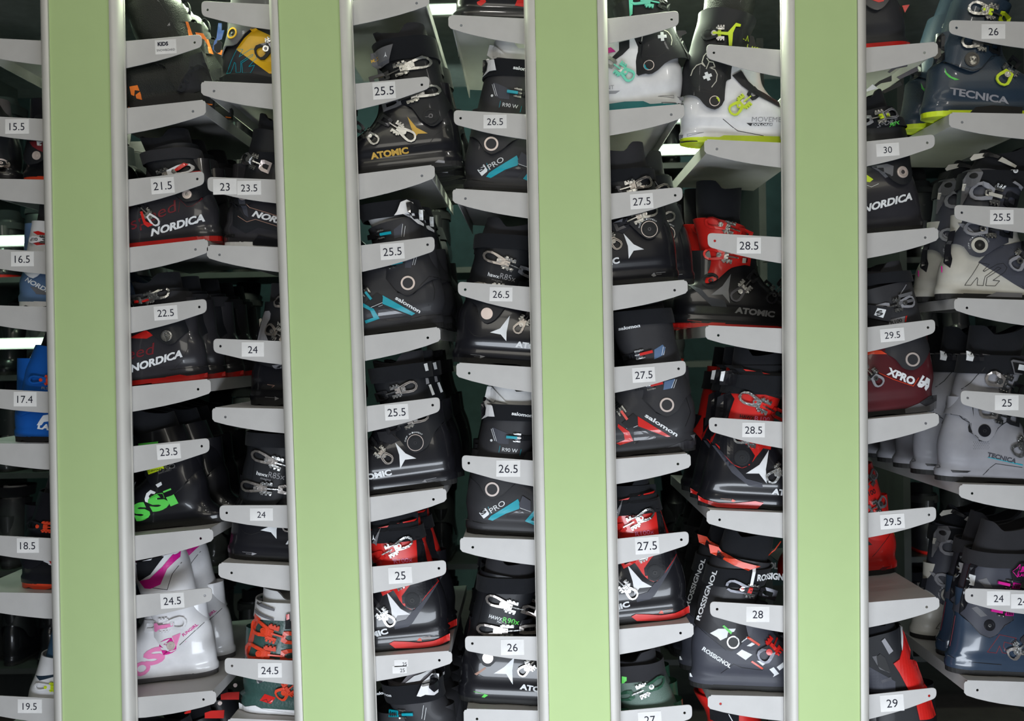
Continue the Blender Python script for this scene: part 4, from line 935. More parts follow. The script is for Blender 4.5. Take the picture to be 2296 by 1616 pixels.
B('2L2', sal, '2L2', -1, 'B2', 822, 'charcoal grey boot with blue wedge stripe and silver ring, centre left', L=298, strap=[(350, 195), (350, 335)], liner='white cloth', liner_h=40,
  sb=[(815, 1290), (790, 1170), (822, 1040), (815, 960), (775, 850)], cb=[(775, 840), (720, 690), (670, 510), (650, 400), (600, 250), (560, 140)], hem=[(775, 850), (690, 890), (600, 960), (519, 1010), (430, 970), (330, 870), (230, 820)], top=(630, 330),
  feats=salf('teal')+[('Bk', (380, 468), (150, 500), 20, dict(ml='teal', style='bar', mc='matte black plastic')), ('Bk', (478, 718), (250, 760), 20, dict(ml='teal', style='bar', mc='matte black plastic')), ('P', 'slate plastic', [(395, 440), (470, 380), (460, 500), (400, 520)], 1), ('P', 'slate plastic', [(500, 680), (560, 670), (545, 770), (490, 770)], 1),
         ('Ln', W_, .9, [(472, 392), (460, 500)]), ('Ln', W_, .9, [(494, 410), (482, 500)]), ('Ln', W_, .9, [(572, 680), (556, 745)]), ('Ln', W_, .9, [(590, 680), (574, 745)]),
         ('PL', 'spoiler', 'white plastic', [(405, 325), (430, 290), (460, 210), (510, 185), (560, 205), (580, 270), (600, 345), (645, 380), (645, 400), (600, 385), (540, 335), (480, 312)], 8), ('PL', 'buckle_block', 'smoked black plastic', [(505, 215), (545, 200), (600, 250), (610, 340), (570, 350), (520, 290)], 11),
         ('P', W_, [(605, 258), (638, 258), (640, 348), (608, 348)], 6)])
B('2L3', gold, '2L3', -1, 'B3', 865, 'black boot with white star, double loop lever and wide pivot, centre left', L=300, strap=[(350, 150), (350, 285)],
  sb=[(865, 1215), (858, 1090), (835, 1075), (832, 930), (800, 780), (750, 650)], cb=[(745, 640), (700, 520), (640, 380), (612, 240), (600, 150)], hem=[(750, 640), (690, 700), (600, 860), (507, 905), (440, 870), (330, 760), (230, 720)], top=(600, 170),
  feats=[('Rg', 'pearl metal', (507, 815), 19, 17.6, 'matte black plastic'), ('Dc', 'matte black plastic', (507, 815), 14, 'dark metal'), ('Arc', 'CUFF ALIGNMENT', W_, (507, 815), 22, 165, 45, 3.6), ('P', W_, [(328, 820), (418, 912), (510, 955), (413, 966), (372, 1042), (364, 925)], 1), ('T', 'ATOMIC', W_, (-25, 1165), (300, 1095), 13.5, dict(bold=.05)),
         ('Bk', (522, 315), (185, 425), 26, dict(ml='satin metal', mc='dark metal', style='double')), ('Bk', (622, 565), (290, 700), 26, dict(ml='satin metal', style='double', mc='dark metal')), ('Bk', (305, 985), (110, 820), 25, dict(ml='satin metal', style='double', mc='dark metal')),
         ('P', 'charcoal cloth', [(160, 730), (270, 720), (358, 800), (290, 835), (190, 800)], 2), ('P', W_, [(575, 138), (600, 130), (612, 195), (590, 200)], 6), ('P', GR, [(585, 262), (605, 262), (615, 310), (592, 315)], 1), ('P', W_, [(608, 322), (628, 316), (662, 405), (640, 414)], 1),
         ('Gr', [(750, 645), (640, 760), (600, 860)]), ('Ln', GR, .8, [(575, 1145), (680, 1125)]), ('P', GR, [(555, 1160), (585, 1145), (600, 1165)], .7), ('Ln', GR, .6, [(610, 1160), (650, 1150)])])
redf = dict(shell='smoked black plastic', cuff='red plastic', sole='black rubber', strapm='black cloth', liner='black cloth')
B('2L4', redf, '2L4', -1, 'B4', 690, 'black and red boot with white star, under the 25 bar', L=295, strap=[(250, 20), (250, 130)],
  sb=[(690, 990), (688, 880), (665, 860), (668, 740), (640, 600), (600, 500)], cb=[(590, 490), (520, 300), (460, 120), (430, 0), (410, -100)], hem=[(600, 490), (520, 560), (450, 640), (388, 690), (310, 650), (230, 540), (150, 500)], top=(425, -40),
  feats=[('P', 'black cloth', [(50, 100), (50, -100), (420, -100), (430, 40), (250, 95)], 2.5), ('P', 'smoked black plastic', [(412, 90), (445, 100), (470, 160), (500, 300), (590, 480), (500, 570), (440, 660), (388, 688), (310, 660), (300, 580), (360, 500), (420, 440), (430, 300)], 1.2), ('Dc', 'matte black plastic', (388, 612), 18, 'deep black'),
         ('P', W_, [(168, 555), (285, 690), (370, 738), (262, 745), (222, 805), (208, 690)], 1), ('T', 'ATOMIC', W_, (-135, 985), (185, 895), 13.5, dict(bold=.05)), ('P', 'slate plastic', [(555, 500), (590, 500), (385, 810), (350, 840), (240, 860), (235, 835), (255, 800), (330, 780)], 1.6),
         ('P', 'red plastic', [(192, 982), (230, 962), (340, 968), (440, 978), (560, 965), (690, 925), (690, 985), (600, 1008), (430, 1025), (240, 1022)], 3), ('P', 'orange red plastic', [(420, 965), (440, 940), (455, 945), (462, 968)], .8), ('Ln', 'bronze print', .8, [(470, 940), (540, 932)]), ('Ln', 'bronze print', .8, [(470, 955), (530, 950)]),
         ('Bk', (388, 100), (70, 270), 28, dict(ml='chrome', mb='red plastic', mc='red plastic')), ('Bk', (430, 390), (150, 530), 28, dict(ml='chrome', mb='red plastic', mc='red plastic')), ('T', 'R100x', 'pink', (235, 310), (388, 292), 10, dict()), ('Bk', (235, 820), (50, 640), 26, dict(ml='chrome', mb='chrome', mc='dark metal')),
         ('P', 'mid grey plastic', [(60, 130), (130, 0), (90, 160)], 8), ('P', W_, [(68, 60), (74, 90), (90, 108), (72, 100), (58, 108), (64, 90)], 8.6)])
B('2L5', sal, '2L5', -1, 'B4', 770, 'black and white winged boot with blue lever, at bottom edge centre left', L=298, strap=[(200, 1330), (200, 1490)], liner='grey cloth', liner_h=36, zt=270,
  cb=[(720, 1600), (650, 1500), (610, 1400), (600, 1300), (590, 1250)], top=(600, 1370), sb=[(770, 2240), (760, 2100), (770, 1950), (745, 1750)], hem=[(745, 1760), (690, 1800), (519, 1900), (330, 1780), (230, 1720)],
  feats=[('T', 'salomon', W_, (60, 1440), (212, 1420), 7, dict(bold=.04)), ('Bk', (398, 1555), (180, 1580), 22, dict(ml='teal', style='bar')), ('Ln', W_, .9, [(480, 1490), (465, 1600)]), ('Ln', W_, .9, [(502, 1510), (487, 1610)]),
         ('PL', 'spoiler', 'white plastic', [(428, 1395), (470, 1300), (540, 1250), (600, 1255), (600, 1390), (570, 1402), (500, 1385), (460, 1400)], 8), ('PL', 'buckle_block', 'smoked black plastic', [(530, 1270), (570, 1240), (600, 1290), (608, 1360), (570, 1375), (530, 1330)], 11), ('P', 'white cloth', [(325, 1310), (400, 1250), (590, 1200), (480, 1260), (450, 1290)], 4)])
# ======== gap left of the centre, right side
sp = dict(shell='graphite plastic', cuff='graphite plastic', sole='black rubber', liner='white cloth', strapm='black cloth')
B('2R3', sp, '2R3', 1, 'B3', 922, 'charcoal grey boot with blue wedge and framed letter, under the lowest 26.5 bar', L=285, strap=[(1380, 490), (1380, 630)], liner_h=46, cw=125,
  sb=[(922, 1590), (920, 1495), (945, 1480), (930, 1350), (950, 1220), (975, 1090)], cb=[(985, 1070), (1040, 850), (1070, 700), (1090, 600), (1105, 480), (1110, 420)], hem=[(970, 1130), (1050, 1180), (1110, 1270), (1168, 1305), (1250, 1270), (1380, 1165)], top=(1120, 490),
  feats=[('Rg', 'pearl metal', (1168, 1217), 16.3, 12.2), ('P', 'teal', [(1130, 1488), (1155, 1455), (1390, 1305), (1410, 1350), (1400, 1390), (1290, 1430), (1170, 1498)], 1.4), ('P', 'white print', [(1052, 1432), (1108, 1385), (1140, 1430), (1138, 1445), (1092, 1482)], 1), ('T', 'S', 'black print', (1075, 1452), (1122, 1418), 9, dict(bold=.04)), ('Ln', 'teal', 1.1, [(1132, 1375), (1152, 1438)]), ('T', 'PRO', W_, (1160, 1432), (1285, 1352), 12.5, {}),
         ('P', 'teal', [(1450, 1500), (1530, 1400), (1620, 1360), (1620, 1400), (1545, 1430), (1500, 1490), (1600, 1520), (1600, 1560)], 1.4), ('P', 'slate plastic', [(1400, 1350), (1430, 1275), (1500, 1320), (1500, 1410), (1410, 1390)], 4), ('Ln', W_, .9, [(1408, 1380), (1500, 1412)]), ('P', 'smoked grey plastic', [(1300, 1440), (1410, 1400), (1450, 1430), (1400, 1490), (1290, 1480)], .8),
         ('Bk', (1285, 765), (1500, 785), 20, dict(ml='teal', style='bar', mc='matte black plastic')), ('P', 'slate plastic', [(1155, 700), (1175, 685), (1260, 720), (1310, 740), (1310, 830), (1230, 825), (1195, 805)], 1), ('Ln', W_, .9, [(1158, 700), (1190, 800)]), ('Ln', W_, .9, [(1172, 695), (1205, 802)]), ('P', W_, circ((1160, 798), 11, 10), 2),
         ('T', 'R90 W', W_, (1252, 890), (1385, 905), 9, {}), ('Ln', 'teal', .9, [(1235, 845), (1225, 900)]), ('Ln', 'teal', .9, [(1418, 878), (1406, 930)]), ('T', 'salomon', W_, (1335, 575), (1515, 598), 8, dict(bold=.03)),
         ('PL', 'spoiler', 'white plastic', [(1070, 620), (1095, 590), (1095, 465), (1110, 455), (1140, 470), (1170, 500), (1190, 590), (1130, 590)], 7), ('PL', 'buckle_block', 'smoked black plastic', [(1068, 480), (1090, 470), (1112, 520), (1105, 580), (1085, 600), (1068, 580)], 9),
         ('PL', 'collar', 'white cloth', [(1100, 425), (1120, 335), (1160, 340), (1300, 480), (1190, 455), (1170, 475)], 5), ('Gr', [(920, 1500), (1000, 1510), (1200, 1540)]), ('Gr', [(970, 1130), (1050, 1180), (1110, 1270), (1168, 1305), (1250, 1270), (1380, 1165)])])
again('2R1', '2R3', '2R1', 1034, 'charcoal grey boot with white collar and blue wedge, under the topmost 26.5 bar')
hg = [list(f) for f in haw_f]
B('2R4', haw, '2R4', 1, 'B4', 752, 'black boot with green lettering and two pale buckles, across the 26 bar', strap=[(1200, 430), (1200, 560)], L=298, sb=[(752, 1460), (750, 1340), (775, 1340), (780, 1200), (835, 1000), (850, 900)], cb=[(850, 900), (890, 720), (930, 540), (945, 400), (960, 320)], top=(940, 400),
  hem=[(840, 980), (930, 1080), (975, 1150), (1020, 1165), (1080, 1120), (1180, 1010)],
  feats=[('Dc', 'pearl metal', (1015, 1088), 12.5), ('P', W_, [(1235, 1095), (1218, 1200), (1222, 1320), (1168, 1232), (1062, 1230), (1150, 1175)], 1), ('T', 'ATOMIC', W_, (1278, 1360), (1590, 1410), 13.5, dict(bold=.05)), ('T', 'HAWX', W_, (1022, 758), (1130, 790), 8.5, dict(bold=.02)), ('T', 'R90x', 'green', (1135, 795), (1272, 830), 13, dict(bold=.01)), ('T', 'MAGNA', W_, (1090, 800), (1170, 822), 5, {}),
         ('Bk', (997, 590), (1390, 730), 26, dict()), ('Bk', (918, 850), (1390, 880), 26, dict()), ('Bk', (1272, 1230), (1450, 1080), 25, dict()), ('P', 'green', [(960, 1435), (985, 1408), (1015, 1418), (985, 1440)], .7), ('Ln', 'green', .7, [(895, 1390), (985, 1408)]), ('Gr', [(850, 1070), (860, 1160), (900, 1230), (980, 1260)]), ('P', 'bronze print', [(900, 1240), (990, 1180), (1000, 1190), (920, 1250)], .4), ('Gr', [(880, 1050), (990, 560)])])
B('2R0', blk, '2R0', 1, 'B1', 885, 'black boot bottom with two red patches at top edge', L=280, zt=230, feats=[('P', 'red plastic', [(1110, 0), (1180, -30), (1190, 0), (1145, 33), (1115, 20)], 1), ('P', 'red plastic', [(1440, 35), (1470, -30), (1600, -40), (1600, 60)], 1)])

# ======== gap right of the centre, left side
mv = dict(shell='white plastic', cuff='graphite plastic', sole='dark teal', liner='black leather', liner_h=40)
B('3L0', mv, '3L0', -1, 'B5', 728, 'white boot with dark cuff and mint green buckles', L=295, cuff='matte black plastic',
  sb=[(728, 915), (730, 790), (712, 770), (722, 600), (715, 530), (690, 500)], cb=[(780, 480), (740, 380), (660, 240), (600, 90), (590, 0), (560, -100)], hem=[(770, 480), (640, 500), (520, 560), (460, 630), (400, 640), (340, 600), (300, 450), (240, 340)], top=(580, -60), cw=120,
  feats=[('Gr', [(380, 480), (480, 490), (640, 380), (670, 250)]), ('Rg', 'pearl metal', (402, 565), 12, 10.5, 'deep black'), ('P', 'teal', [(360, 560), (370, 555), (380, 590), (400, 602), (385, 605), (365, 590)], 3), ('Plus', W_, (520, 312), 10), ('Ln', 'ivory plastic', 1.8, [(530, 252), (570, 265), (598, 300), (606, 340), (598, 385)]), ('Ln', 'ivory plastic', 1.8, [(350, 300), (345, 345)]),
         ('Bk', (270, 680), (60, 520), 30, dict(ml='mint', mb='chrome', mr='mint', mc='chrome')), ('Bk', (235, -10), (560, 30), 26, dict(ml='mint', mb='mint', mc='matte black plastic', mr='mint')), ('P', 'mint', [(230, -10), (265, 0), (262, 120), (240, 138)], 6),
         ('P', 'matte black plastic', [(150, 350), (240, 330), (240, 400), (180, 460), (110, 510), (90, 480), (150, 420)], 2), ('P', 'magenta', [(30, 390), (80, 385), (120, 430), (40, 435)], 3), ('T', 'NT', GR, (40, 770), (105, 765), 9, {}), ('P', GR, [(40, 782), (158, 775), (120, 800), (40, 805)], .6),
         ('Ln', 'light grey plastic', .8, [(490, 815), (632, 800), (632, 825), (490, 815)]), ('P', 'light grey plastic', [(662, 805), (725, 798), (725, 832), (690, 830)], .8), ('Gr', [(520, 870), (725, 862)]),
         ('P', 'dark teal', [(60, 890), (200, 868), (360, 862), (420, 885), (720, 872), (720, 905), (60, 948)], 2), ('PL', 'walk_lever', 'smoked black plastic', [(655, 230), (735, 228), (750, 250), (700, 275), (760, 420), (785, 460), (770, 475), (740, 440), (690, 330)], 4)])
B('3R0', mv, '3R0', 1, 'B5', 692, 'white boot with dark cuff and lime buckles', L=300, sole='lime', cuff='matte black plastic', setback=0,
  sb=[(688, 1230), (680, 1130), (708, 1100), (705, 960), (715, 850), (735, 810)], cb=[(722, 700), (730, 560), (790, 390), (830, 240), (870, 100), (880, 0)], hem=[(715, 790), (820, 830), (900, 920), (970, 945), (1030, 910), (1060, 820), (1130, 660), (1200, 600)], top=(880, 60), cw=122,
  feats=[('Gr', [(735, 720), (800, 780), (970, 810), (1010, 760), (1100, 590)]), ('Gr', [(770, 560), (750, 640), (800, 740), (970, 795)]), ('Rg', 'pearl metal', (968, 875), 12, 10.5, 'deep black'), ('P', 'lime', [(985, 838), (1005, 850), (1012, 880), (1000, 880), (992, 860), (982, 852)], 3), ('Plus', W_, (910, 657), 10, .4),
         ('Ln', 'ivory plastic', 2, [(775, 635), (790, 590), (820, 555), (860, 542), (890, 570), (865, 530), (880, 480), (900, 455)]), ('Ln', 'ivory plastic', 2, [(900, 590), (925, 530), (905, 500)]), ('Ln', 'ivory plastic', 2, [(925, 530), (960, 535), (975, 575), (930, 580), (975, 600), (995, 640), (985, 700), (945, 752)]),
         ('Bk', (1105, 975), (1330, 790), 30, dict(ml='lime', mb='chrome', mr='lime', mc='matte black plastic')), ('Bk', (862, 290), (1150, 290), 30, dict(ml='matte black plastic', mb='lime', mc='matte black plastic')), ('P', 'lime', [(1075, 290), (1150, 205), (1195, 215), (1190, 235), (1150, 235), (1125, 290), (1118, 400), (1090, 400), (1085, 320)], 8), ('P', 'lime', [(970, 280), (1080, 285), (1080, 312), (970, 300)], 9),
         ('P', 'matte black plastic', [(1125, 240), (1330, 280), (1370, 420), (1120, 410)], 6), ('Ln', 'lime', 1.6, [(1225, 325), (1255, 330), (1270, 290), (1285, 335), (1275, 370), (1295, 395)]), ('T', 'MOV', 'lime', (1302, 400), (1400, 425), 10, dict(bold=.03, shear=.2)), ('Plus', W_, (1268, 388), 3.2, .6),
         ('P', 'matte black plastic', [(1130, 640), (1210, 600), (1270, 690), (1350, 760), (1420, 790), (1540, 860), (1540, 920), (1400, 850), (1290, 790), (1210, 730)], 4),
         ('T', 'MOVEMENT', GR, (1295, 1045), (1640, 1052), 11, {}), ('P', 'black print', [(1252, 1055), (1475, 1058), (1475, 1080), (1285, 1078)], .8), ('T', 'EXPLORER', W_, (1295, 1077), (1475, 1079), 4.5, dict(bold=.03, shear=.2)), ('Ln', 'light grey plastic', .8, [(750, 1135), (885, 1130), (750, 1155), (750, 1135)]), ('P', 'mid grey plastic', [(685, 1135), (720, 1135), (715, 1160), (685, 1165)], .8),
         ('P', 'lime', [(800, 1195), (1000, 1180), (1060, 1158), (1540, 1172), (1540, 1222), (1100, 1215), (1000, 1225), (820, 1230)], 2), ('P', 'black rubber', [(690, 1190), (830, 1200), (835, 1250), (700, 1235)], 2.5), ('Gr', [(1050, 1020), (1180, 1120), (1400, 1165)])])
B('3L1', gold, '3L1', -1, 'B6', 700, 'black boot with white star and round pivot dial, under the topmost 27.5 bar', L=300, strap=[(300, -90), (300, 10)],
  sb=[(705, 880), (703, 790), (672, 770), (665, 600), (620, 400), (580, 330)], cb=[(575, 310), (545, 200), (480, 60), (455, -60), (440, -150)], hem=[(580, 330), (530, 400), (480, 490), (405, 525), (330, 480), (230, 390), (150, 350)], top=(430, -110), liner_h=55,
  feats=[('Rg', 'pearl metal', (407, 438), 19, 17.6, 'matte black plastic'), ('Dc', 'matte black plastic', (407, 438), 14, 'dark metal'), ('Arc', 'CUFF ALIGNMENT', W_, (407, 438), 22, 165, 45, 3.6), ('P', W_, [(188, 470), (275, 565), (365, 608), (275, 620), (232, 690), (225, 580)], 1), ('T', 'ATOMIC', W_, (-170, 800), (155, 725), 13.5, dict(bold=.05)),
         ('Bk', (440, 15), (80, 120), 26, dict(ml='satin metal', style='double', mc='dark metal')), ('Bk', (480, 260), (150, 400), 26, dict(ml='chrome', mc='dark metal')), ('Bk', (160, 600), (-20, 430), 25, dict(ml='satin metal', style='double', mc='dark metal')), ('T', 'R85x', GR, (255, 105), (398, 75), 12, {}),
         ('P', 'charcoal cloth', [(85, 370), (180, 345), (250, 415), (180, 470), (85, 440)], 2), ('P', GR, [(430, 830), (455, 808), (475, 835), (450, 845)], .7), ('Ln', GR, .8, [(470, 812), (555, 802)]), ('Ln', GR, .8, [(475, 825), (520, 820)]), ('Ln', 'light grey plastic', 1, [(470, 0), (515, 70)]), ('Gr', [(560, 320), (490, 440)])])
B('3L2', sal, '3L2', -1, 'B7', 815, 'charcoal grey boot with red wedge stripe and silver ring', L=300, strap=[(300, -330), (300, -200)], liner='charcoal cloth',
  sb=[(815, 860), (810, 745), (780, 740), (800, 600), (790, 500), (755, 400)], cb=[(755, 390), (720, 270), (650, 50), (610, -100), (580, -280), (560, -350)], hem=[(755, 390), (690, 430), (600, 550), (515, 590), (440, 555), (330, 450), (200, 380)], top=(560, -300),
  feats=[('Rg', 'pearl metal', (519, 490), 16.3, 12.2), ('P', 'red plastic', [(270, 590), (560, 768), (530, 772), (275, 675)], 1.4), ('T', 'salomon', W_, (330, 592), (612, 770), 9.5, dict(bold=.03)), ('P', 'red plastic', [(100, 655), (195, 720), (235, 805), (120, 840), (85, 825), (160, 795), (150, 740), (95, 680)], 1.4), ('P', 'matte black plastic', [(130, 650), (230, 565), (270, 600), (270, 665), (180, 695)], 3), ('Ln', W_, .9, [(173, 695), (270, 650)]), ('Ln', W_, .9, [(235, 685), (270, 672)]),
         ('Bk', (180, 620), (60, 450), 19, dict(ml='red plastic', style='bar', mc='matte black plastic')), ('Bk', (400, 28), (150, 90), 21, dict(ml='red plastic', style='bar', mc='matte black plastic')), ('Bk', (488, 298), (250, 350), 21, dict(ml='red plastic', style='bar', mc='matte black plastic')), ('P', 'kid blue plastic', [(412, 15), (485, -30), (510, 0), (490, 60), (412, 100)], 1), ('P', 'kid blue plastic', [(500, 290), (590, 265), (570, 345), (490, 362)], 1),
         ('Ln', W_, 1, [(490, -10), (478, 60)]), ('Ln', W_, 1, [(508, -5), (494, 60)]), ('Ln', W_, 1, [(592, 270), (560, 345)]), ('Ln', W_, 1, [(608, 272), (580, 345)]), ('T', 'salomon', W_, (110, -152), (290, -182), 7.5, dict(bold=.04)), ('P', 'smoked grey plastic', [(235, 700), (280, 690), (430, 760), (430, 780), (240, 830)], .7), ('P', 'mid grey plastic', [(738, 760), (785, 755), (780, 815), (768, 790)], 1.5),
         ('Gr', [(300, 430), (430, 560), (515, 590)]), ('Gr', [(700, 430), (740, 560), (690, 680)]), ('Gr', [(460, 890), (760, 800)]), ('P', 'smoked grey plastic', [(450, 890), (700, 800), (775, 815), (770, 870), (470, 915)], .8)])
again('3L3', '2L4', '3L3', 1553, 'black and red boot with white star, under the lowest 27.5 bar')
B('3L4', blk, '3L4', -1, 'B8', 740, 'dark green glittery boot cuff behind the 27 bar', L=300, shell='bottle green plastic', cuff='glitter green plastic', strap=[(250, 1150), (250, 1290)], strapm='charcoal cloth', liner='charcoal cloth',
  cb=[(620, 1560), (560, 1420), (490, 1250), (465, 1100)], top=(470, 1190), sb=[(740, 2230), (735, 2100), (725, 1950), (690, 1800)], hem=[(700, 1800), (500, 1900), (300, 1800)],
  feats=[('Bk', (490, 1270), (140, 1430), 30, dict(ml='bottle green plastic', mb='bottle green plastic', mc='bottle green plastic')), ('P', 'green', [(125, 1240), (165, 1245), (165, 1300), (125, 1300)], 1)])
# ======== gap right of the centre, right side
B('3R1', redf, '3R1', 1, 'B6', 620, 'red cuffed black boot with grey star and full lettering, under the upper 28.5 bar', L=330, setback=.20, strap=None, sole='red plastic', liner='black cloth', liner_h=90, cw=118, zt=205,
  sb=[(625, 1290), (615, 1180), (600, 1160), (640, 1000), (720, 900), (760, 880)], cb=[(900, 700), (880, 560), (850, 420), (820, 320)], hem=[(830, 880), (900, 900), (980, 880), (1030, 840), (1120, 770), (1250, 740)], top=(850, 340),
  feats=[('P', 'grey print', [(1118, 822), (1095, 965), (1105, 1075), (1045, 1000), (942, 1003), (1045, 925)], 1), ('T', 'ATOMIC', GR, (1150, 1155), (1492, 1195), 14, dict(bold=.05)), ('Bk', (1120, 1050), (1330, 830), 30, dict(ml='dark metal', mb='chrome', mc='dark metal')), ('Bk', (1430, 1070), (1600, 880), 28, dict(ml='dark metal', mb='dark metal', mc='dark metal')),
         ('P', 'slate plastic', [(740, 900), (860, 950), (920, 1020), (1060, 1050), (1080, 1110), (950, 1100), (850, 1000)], 1.5), ('P', 'red plastic', [(625, 1245), (880, 1262), (950, 1240), (1070, 1245), (1060, 1275), (900, 1285), (750, 1310), (630, 1300)], 3), ('Ln', 'red plastic', .9, [(745, 1220), (865, 1235)]), ('Dc', 'matte black plastic', (940, 880), 20, 'dark metal'),
         ('Bk', (890, 360), (1270, 480), 30, dict(ml='red plastic', mb='chrome', mc='red plastic')), ('Bk', (880, 640), (1250, 700), 30, dict(ml='red plastic', mb='chrome', mc='red plastic')), ('P', 'ivory plastic', [(1215, 685), (1250, 685), (1245, 728), (1210, 728)], 6)])
B('3R2', redf, '3R2', 1, 'B7', 812, 'black and red boot with white star, under the lower 28.5 bar', L=300, strap=[(1300, 230), (1300, 400)],
  sb=[(812, 1350), (810, 1280), (850, 1260), (865, 1120), (900, 980), (940, 830)], cb=[(945, 800), (1000, 600), (1030, 440), (1060, 330), (1080, 200)], hem=[(945, 830), (1000, 900), (1100, 1010), (1165, 1035), (1230, 1010), (1300, 930), (1420, 830)], top=(1085, 180), liner_h=45,
  feats=[('P', 'black cloth', [(1040, 150), (1085, 180), (1085, 325), (1250, 370), (1540, 450), (1540, 150)], 2.5), ('P', 'smoked black plastic', [(930, 830), (985, 700), (1060, 600), (1060, 760), (1130, 790), (1230, 850), (1280, 930), (1240, 1010), (1165, 1032), (1100, 1005)], 1.2), ('P', 'smoked black plastic', [(940, 720), (980, 430), (1075, 380), (1110, 440), (1070, 560), (1050, 640)], 1.2), ('Dc', 'matte black plastic', (1167, 945), 18, 'deep black'),
         ('P', W_, [(1412, 885), (1378, 1050), (1385, 1170), (1320, 1085), (1208, 1085), (1325, 1010)], 1), ('T', 'ATOMIC', W_, (1430, 1262), (1755, 1305), 13.5, dict(bold=.05)), ('P', 'slate plastic', [(935, 850), (960, 855), (1100, 1010), (1210, 1130), (1345, 1165), (1352, 1210), (1230, 1190), (1090, 1080)], 1.6),
         ('P', 'red plastic', [(812, 1290), (860, 1320), (980, 1345), (1120, 1345), (1290, 1325), (1362, 1340), (1310, 1392), (1100, 1392), (960, 1380), (815, 1335)], 3), ('P', 'orange red plastic', [(1085, 1330), (1095, 1310), (1125, 1325), (1105, 1338)], .8), ('Ln', 'bronze print', .8, [(995, 1305), (1085, 1312)]), ('Ln', 'bronze print', .8, [(1020, 1318), (1080, 1325)]),
         ('Bk', (1142, 400), (1540, 590), 30, dict(ml='chrome', mb='red plastic', mc='red plastic')), ('Bk', (1090, 760), (1400, 830), 28, dict(ml='chrome', mb='red plastic', mc='red plastic')), ('T', 'HAWX', 'black print', (1150, 600), (1275, 620), 8, dict(bold=.02)), ('T', 'R100', 'pink', (1278, 625), (1415, 640), 11, {}), ('Bk', (1390, 1150), (1600, 960), 28, dict(ml='chrome', mb='chrome', mc='dark metal')),
         ('PL', 'heel_clip', 'smoked black plastic', [(1000, 205), (1110, 190), (1130, 210), (1110, 320), (990, 320)], 9), ('P', W_, [(1005, 205), (1040, 200), (1020, 290), (990, 285)], 10)])
B('3R3', blk, '3R3', 1, 'B8', 712, 'black boot with white lettered strap and orange band, across the 28 bar', L=305, shell='slate plastic', cuff='graphite plastic', strap=[(1300, 360), (1300, 510)], strapm='black cloth', liner='black cloth', liner_h=60,
  sb=[(712, 1330), (705, 1265), (740, 1220), (735, 1050), (755, 920), (790, 850)], cb=[(770, 840), (800, 680), (860, 480), (900, 330), (930, 240)], hem=[(780, 860), (880, 920), (980, 1010), (1040, 1035), (1100, 1000), (1170, 930), (1300, 880)], top=(935, 260),
  feats=[('PL', 'collar_band', 'orange red plastic', [(865, 165), (950, 190), (975, 225), (1130, 290), (1275, 328), (1170, 358), (1060, 320), (970, 275), (880, 240)], 9), ('PL', 'collar_block', 'smoked black plastic', [(945, 215), (980, 250), (965, 280), (925, 265)], 11), ('Ln', 'orange red plastic', 2.5, [(1375, 262), (1430, 220), (1480, 150)]),
         ('T', 'ROSSIGNOL', W_, (1250, 450), (1580, 478), 15, dict(bold=.04)), ('P', W_, [(1210, 330), (1237, 333), (1208, 480), (1183, 475)], 8), ('T', 'ROSSIGNOL', W_, (790, 810), (925, 375), 8, dict(bold=.03)), ('T', 'ROSSIGNOL', W_, (803, 1045), (1030, 1185), 9.5, dict(bold=.035)),
         ('Bk', (985, 470), (1390, 590), 30, dict(ml='dark metal', mb='red plastic', mr='chrome', mc='dark metal')), ('Rg', 'chrome', (1050, 958), 14.5, 11.5, 'deep black'),
         ('P', W_, [(862, 890), (930, 850), (1075, 850), (1060, 875), (1010, 880), (1000, 920), (945, 945), (920, 920)], .9), ('P', 'green', [(962, 828), (978, 820), (1045, 880), (1032, 895)], 1.6), ('P', W_, [(1085, 1065), (1130, 1030), (1215, 1070), (1240, 1050), (1160, 1115)], .9), ('P', W_, [(1120, 960), (1175, 922), (1180, 940), (1135, 970)], .9), ('P', W_, [(1170, 1000), (1215, 972), (1240, 985), (1205, 1005)], .9),
         ('P', 'orange red plastic', [(1170, 935), (1185, 922), (1282, 985), (1272, 1000)], 1.6), ('P', 'orange red plastic', [(1202, 1130), (1215, 1120), (1305, 1180), (1295, 1192)], 1.6), ('P', W_, [(1250, 1120), (1350, 1120), (1300, 1160)], .9), ('P', W_, [(1355, 1190), (1390, 1170), (1440, 1230), (1390, 1262), (1400, 1240)], .9), ('P', W_, [(1415, 1170), (1470, 1130), (1475, 1170), (1440, 1200)], .9),
         ('Bk', (1270, 1110), (1500, 900), 36, dict(ml='dark metal', mb='red plastic', mr='red plastic', mc='dark metal')), ('Gr', [(760, 850), (900, 960), (1000, 1040)]), ('Gr', [(960, 1235), (1060, 1150), (1130, 1180), (1300, 1200)]), ('P', W_, [(712, 1265), (722, 1262), (735, 1290), (715, 1292)], 1)])
B('3R4', blk, '3R4', 1, 'B8', 760, 'dark boot with red back standing below the 28 bar shelf', L=300, cuff='red plastic', liner='red plastic', setback=.12, zt=235, liner_h=14, cb=[(880, 1700), (860, 1600), (800, 1500), (760, 1420)], top=(760, 1440), feats=[('P', 'black cloth', [(860, 1500), (1100, 1540), (1100, 1640), (880, 1640)], 2), ('Ln', W_, 2, [(1015, 1560), (1060, 1640)])])

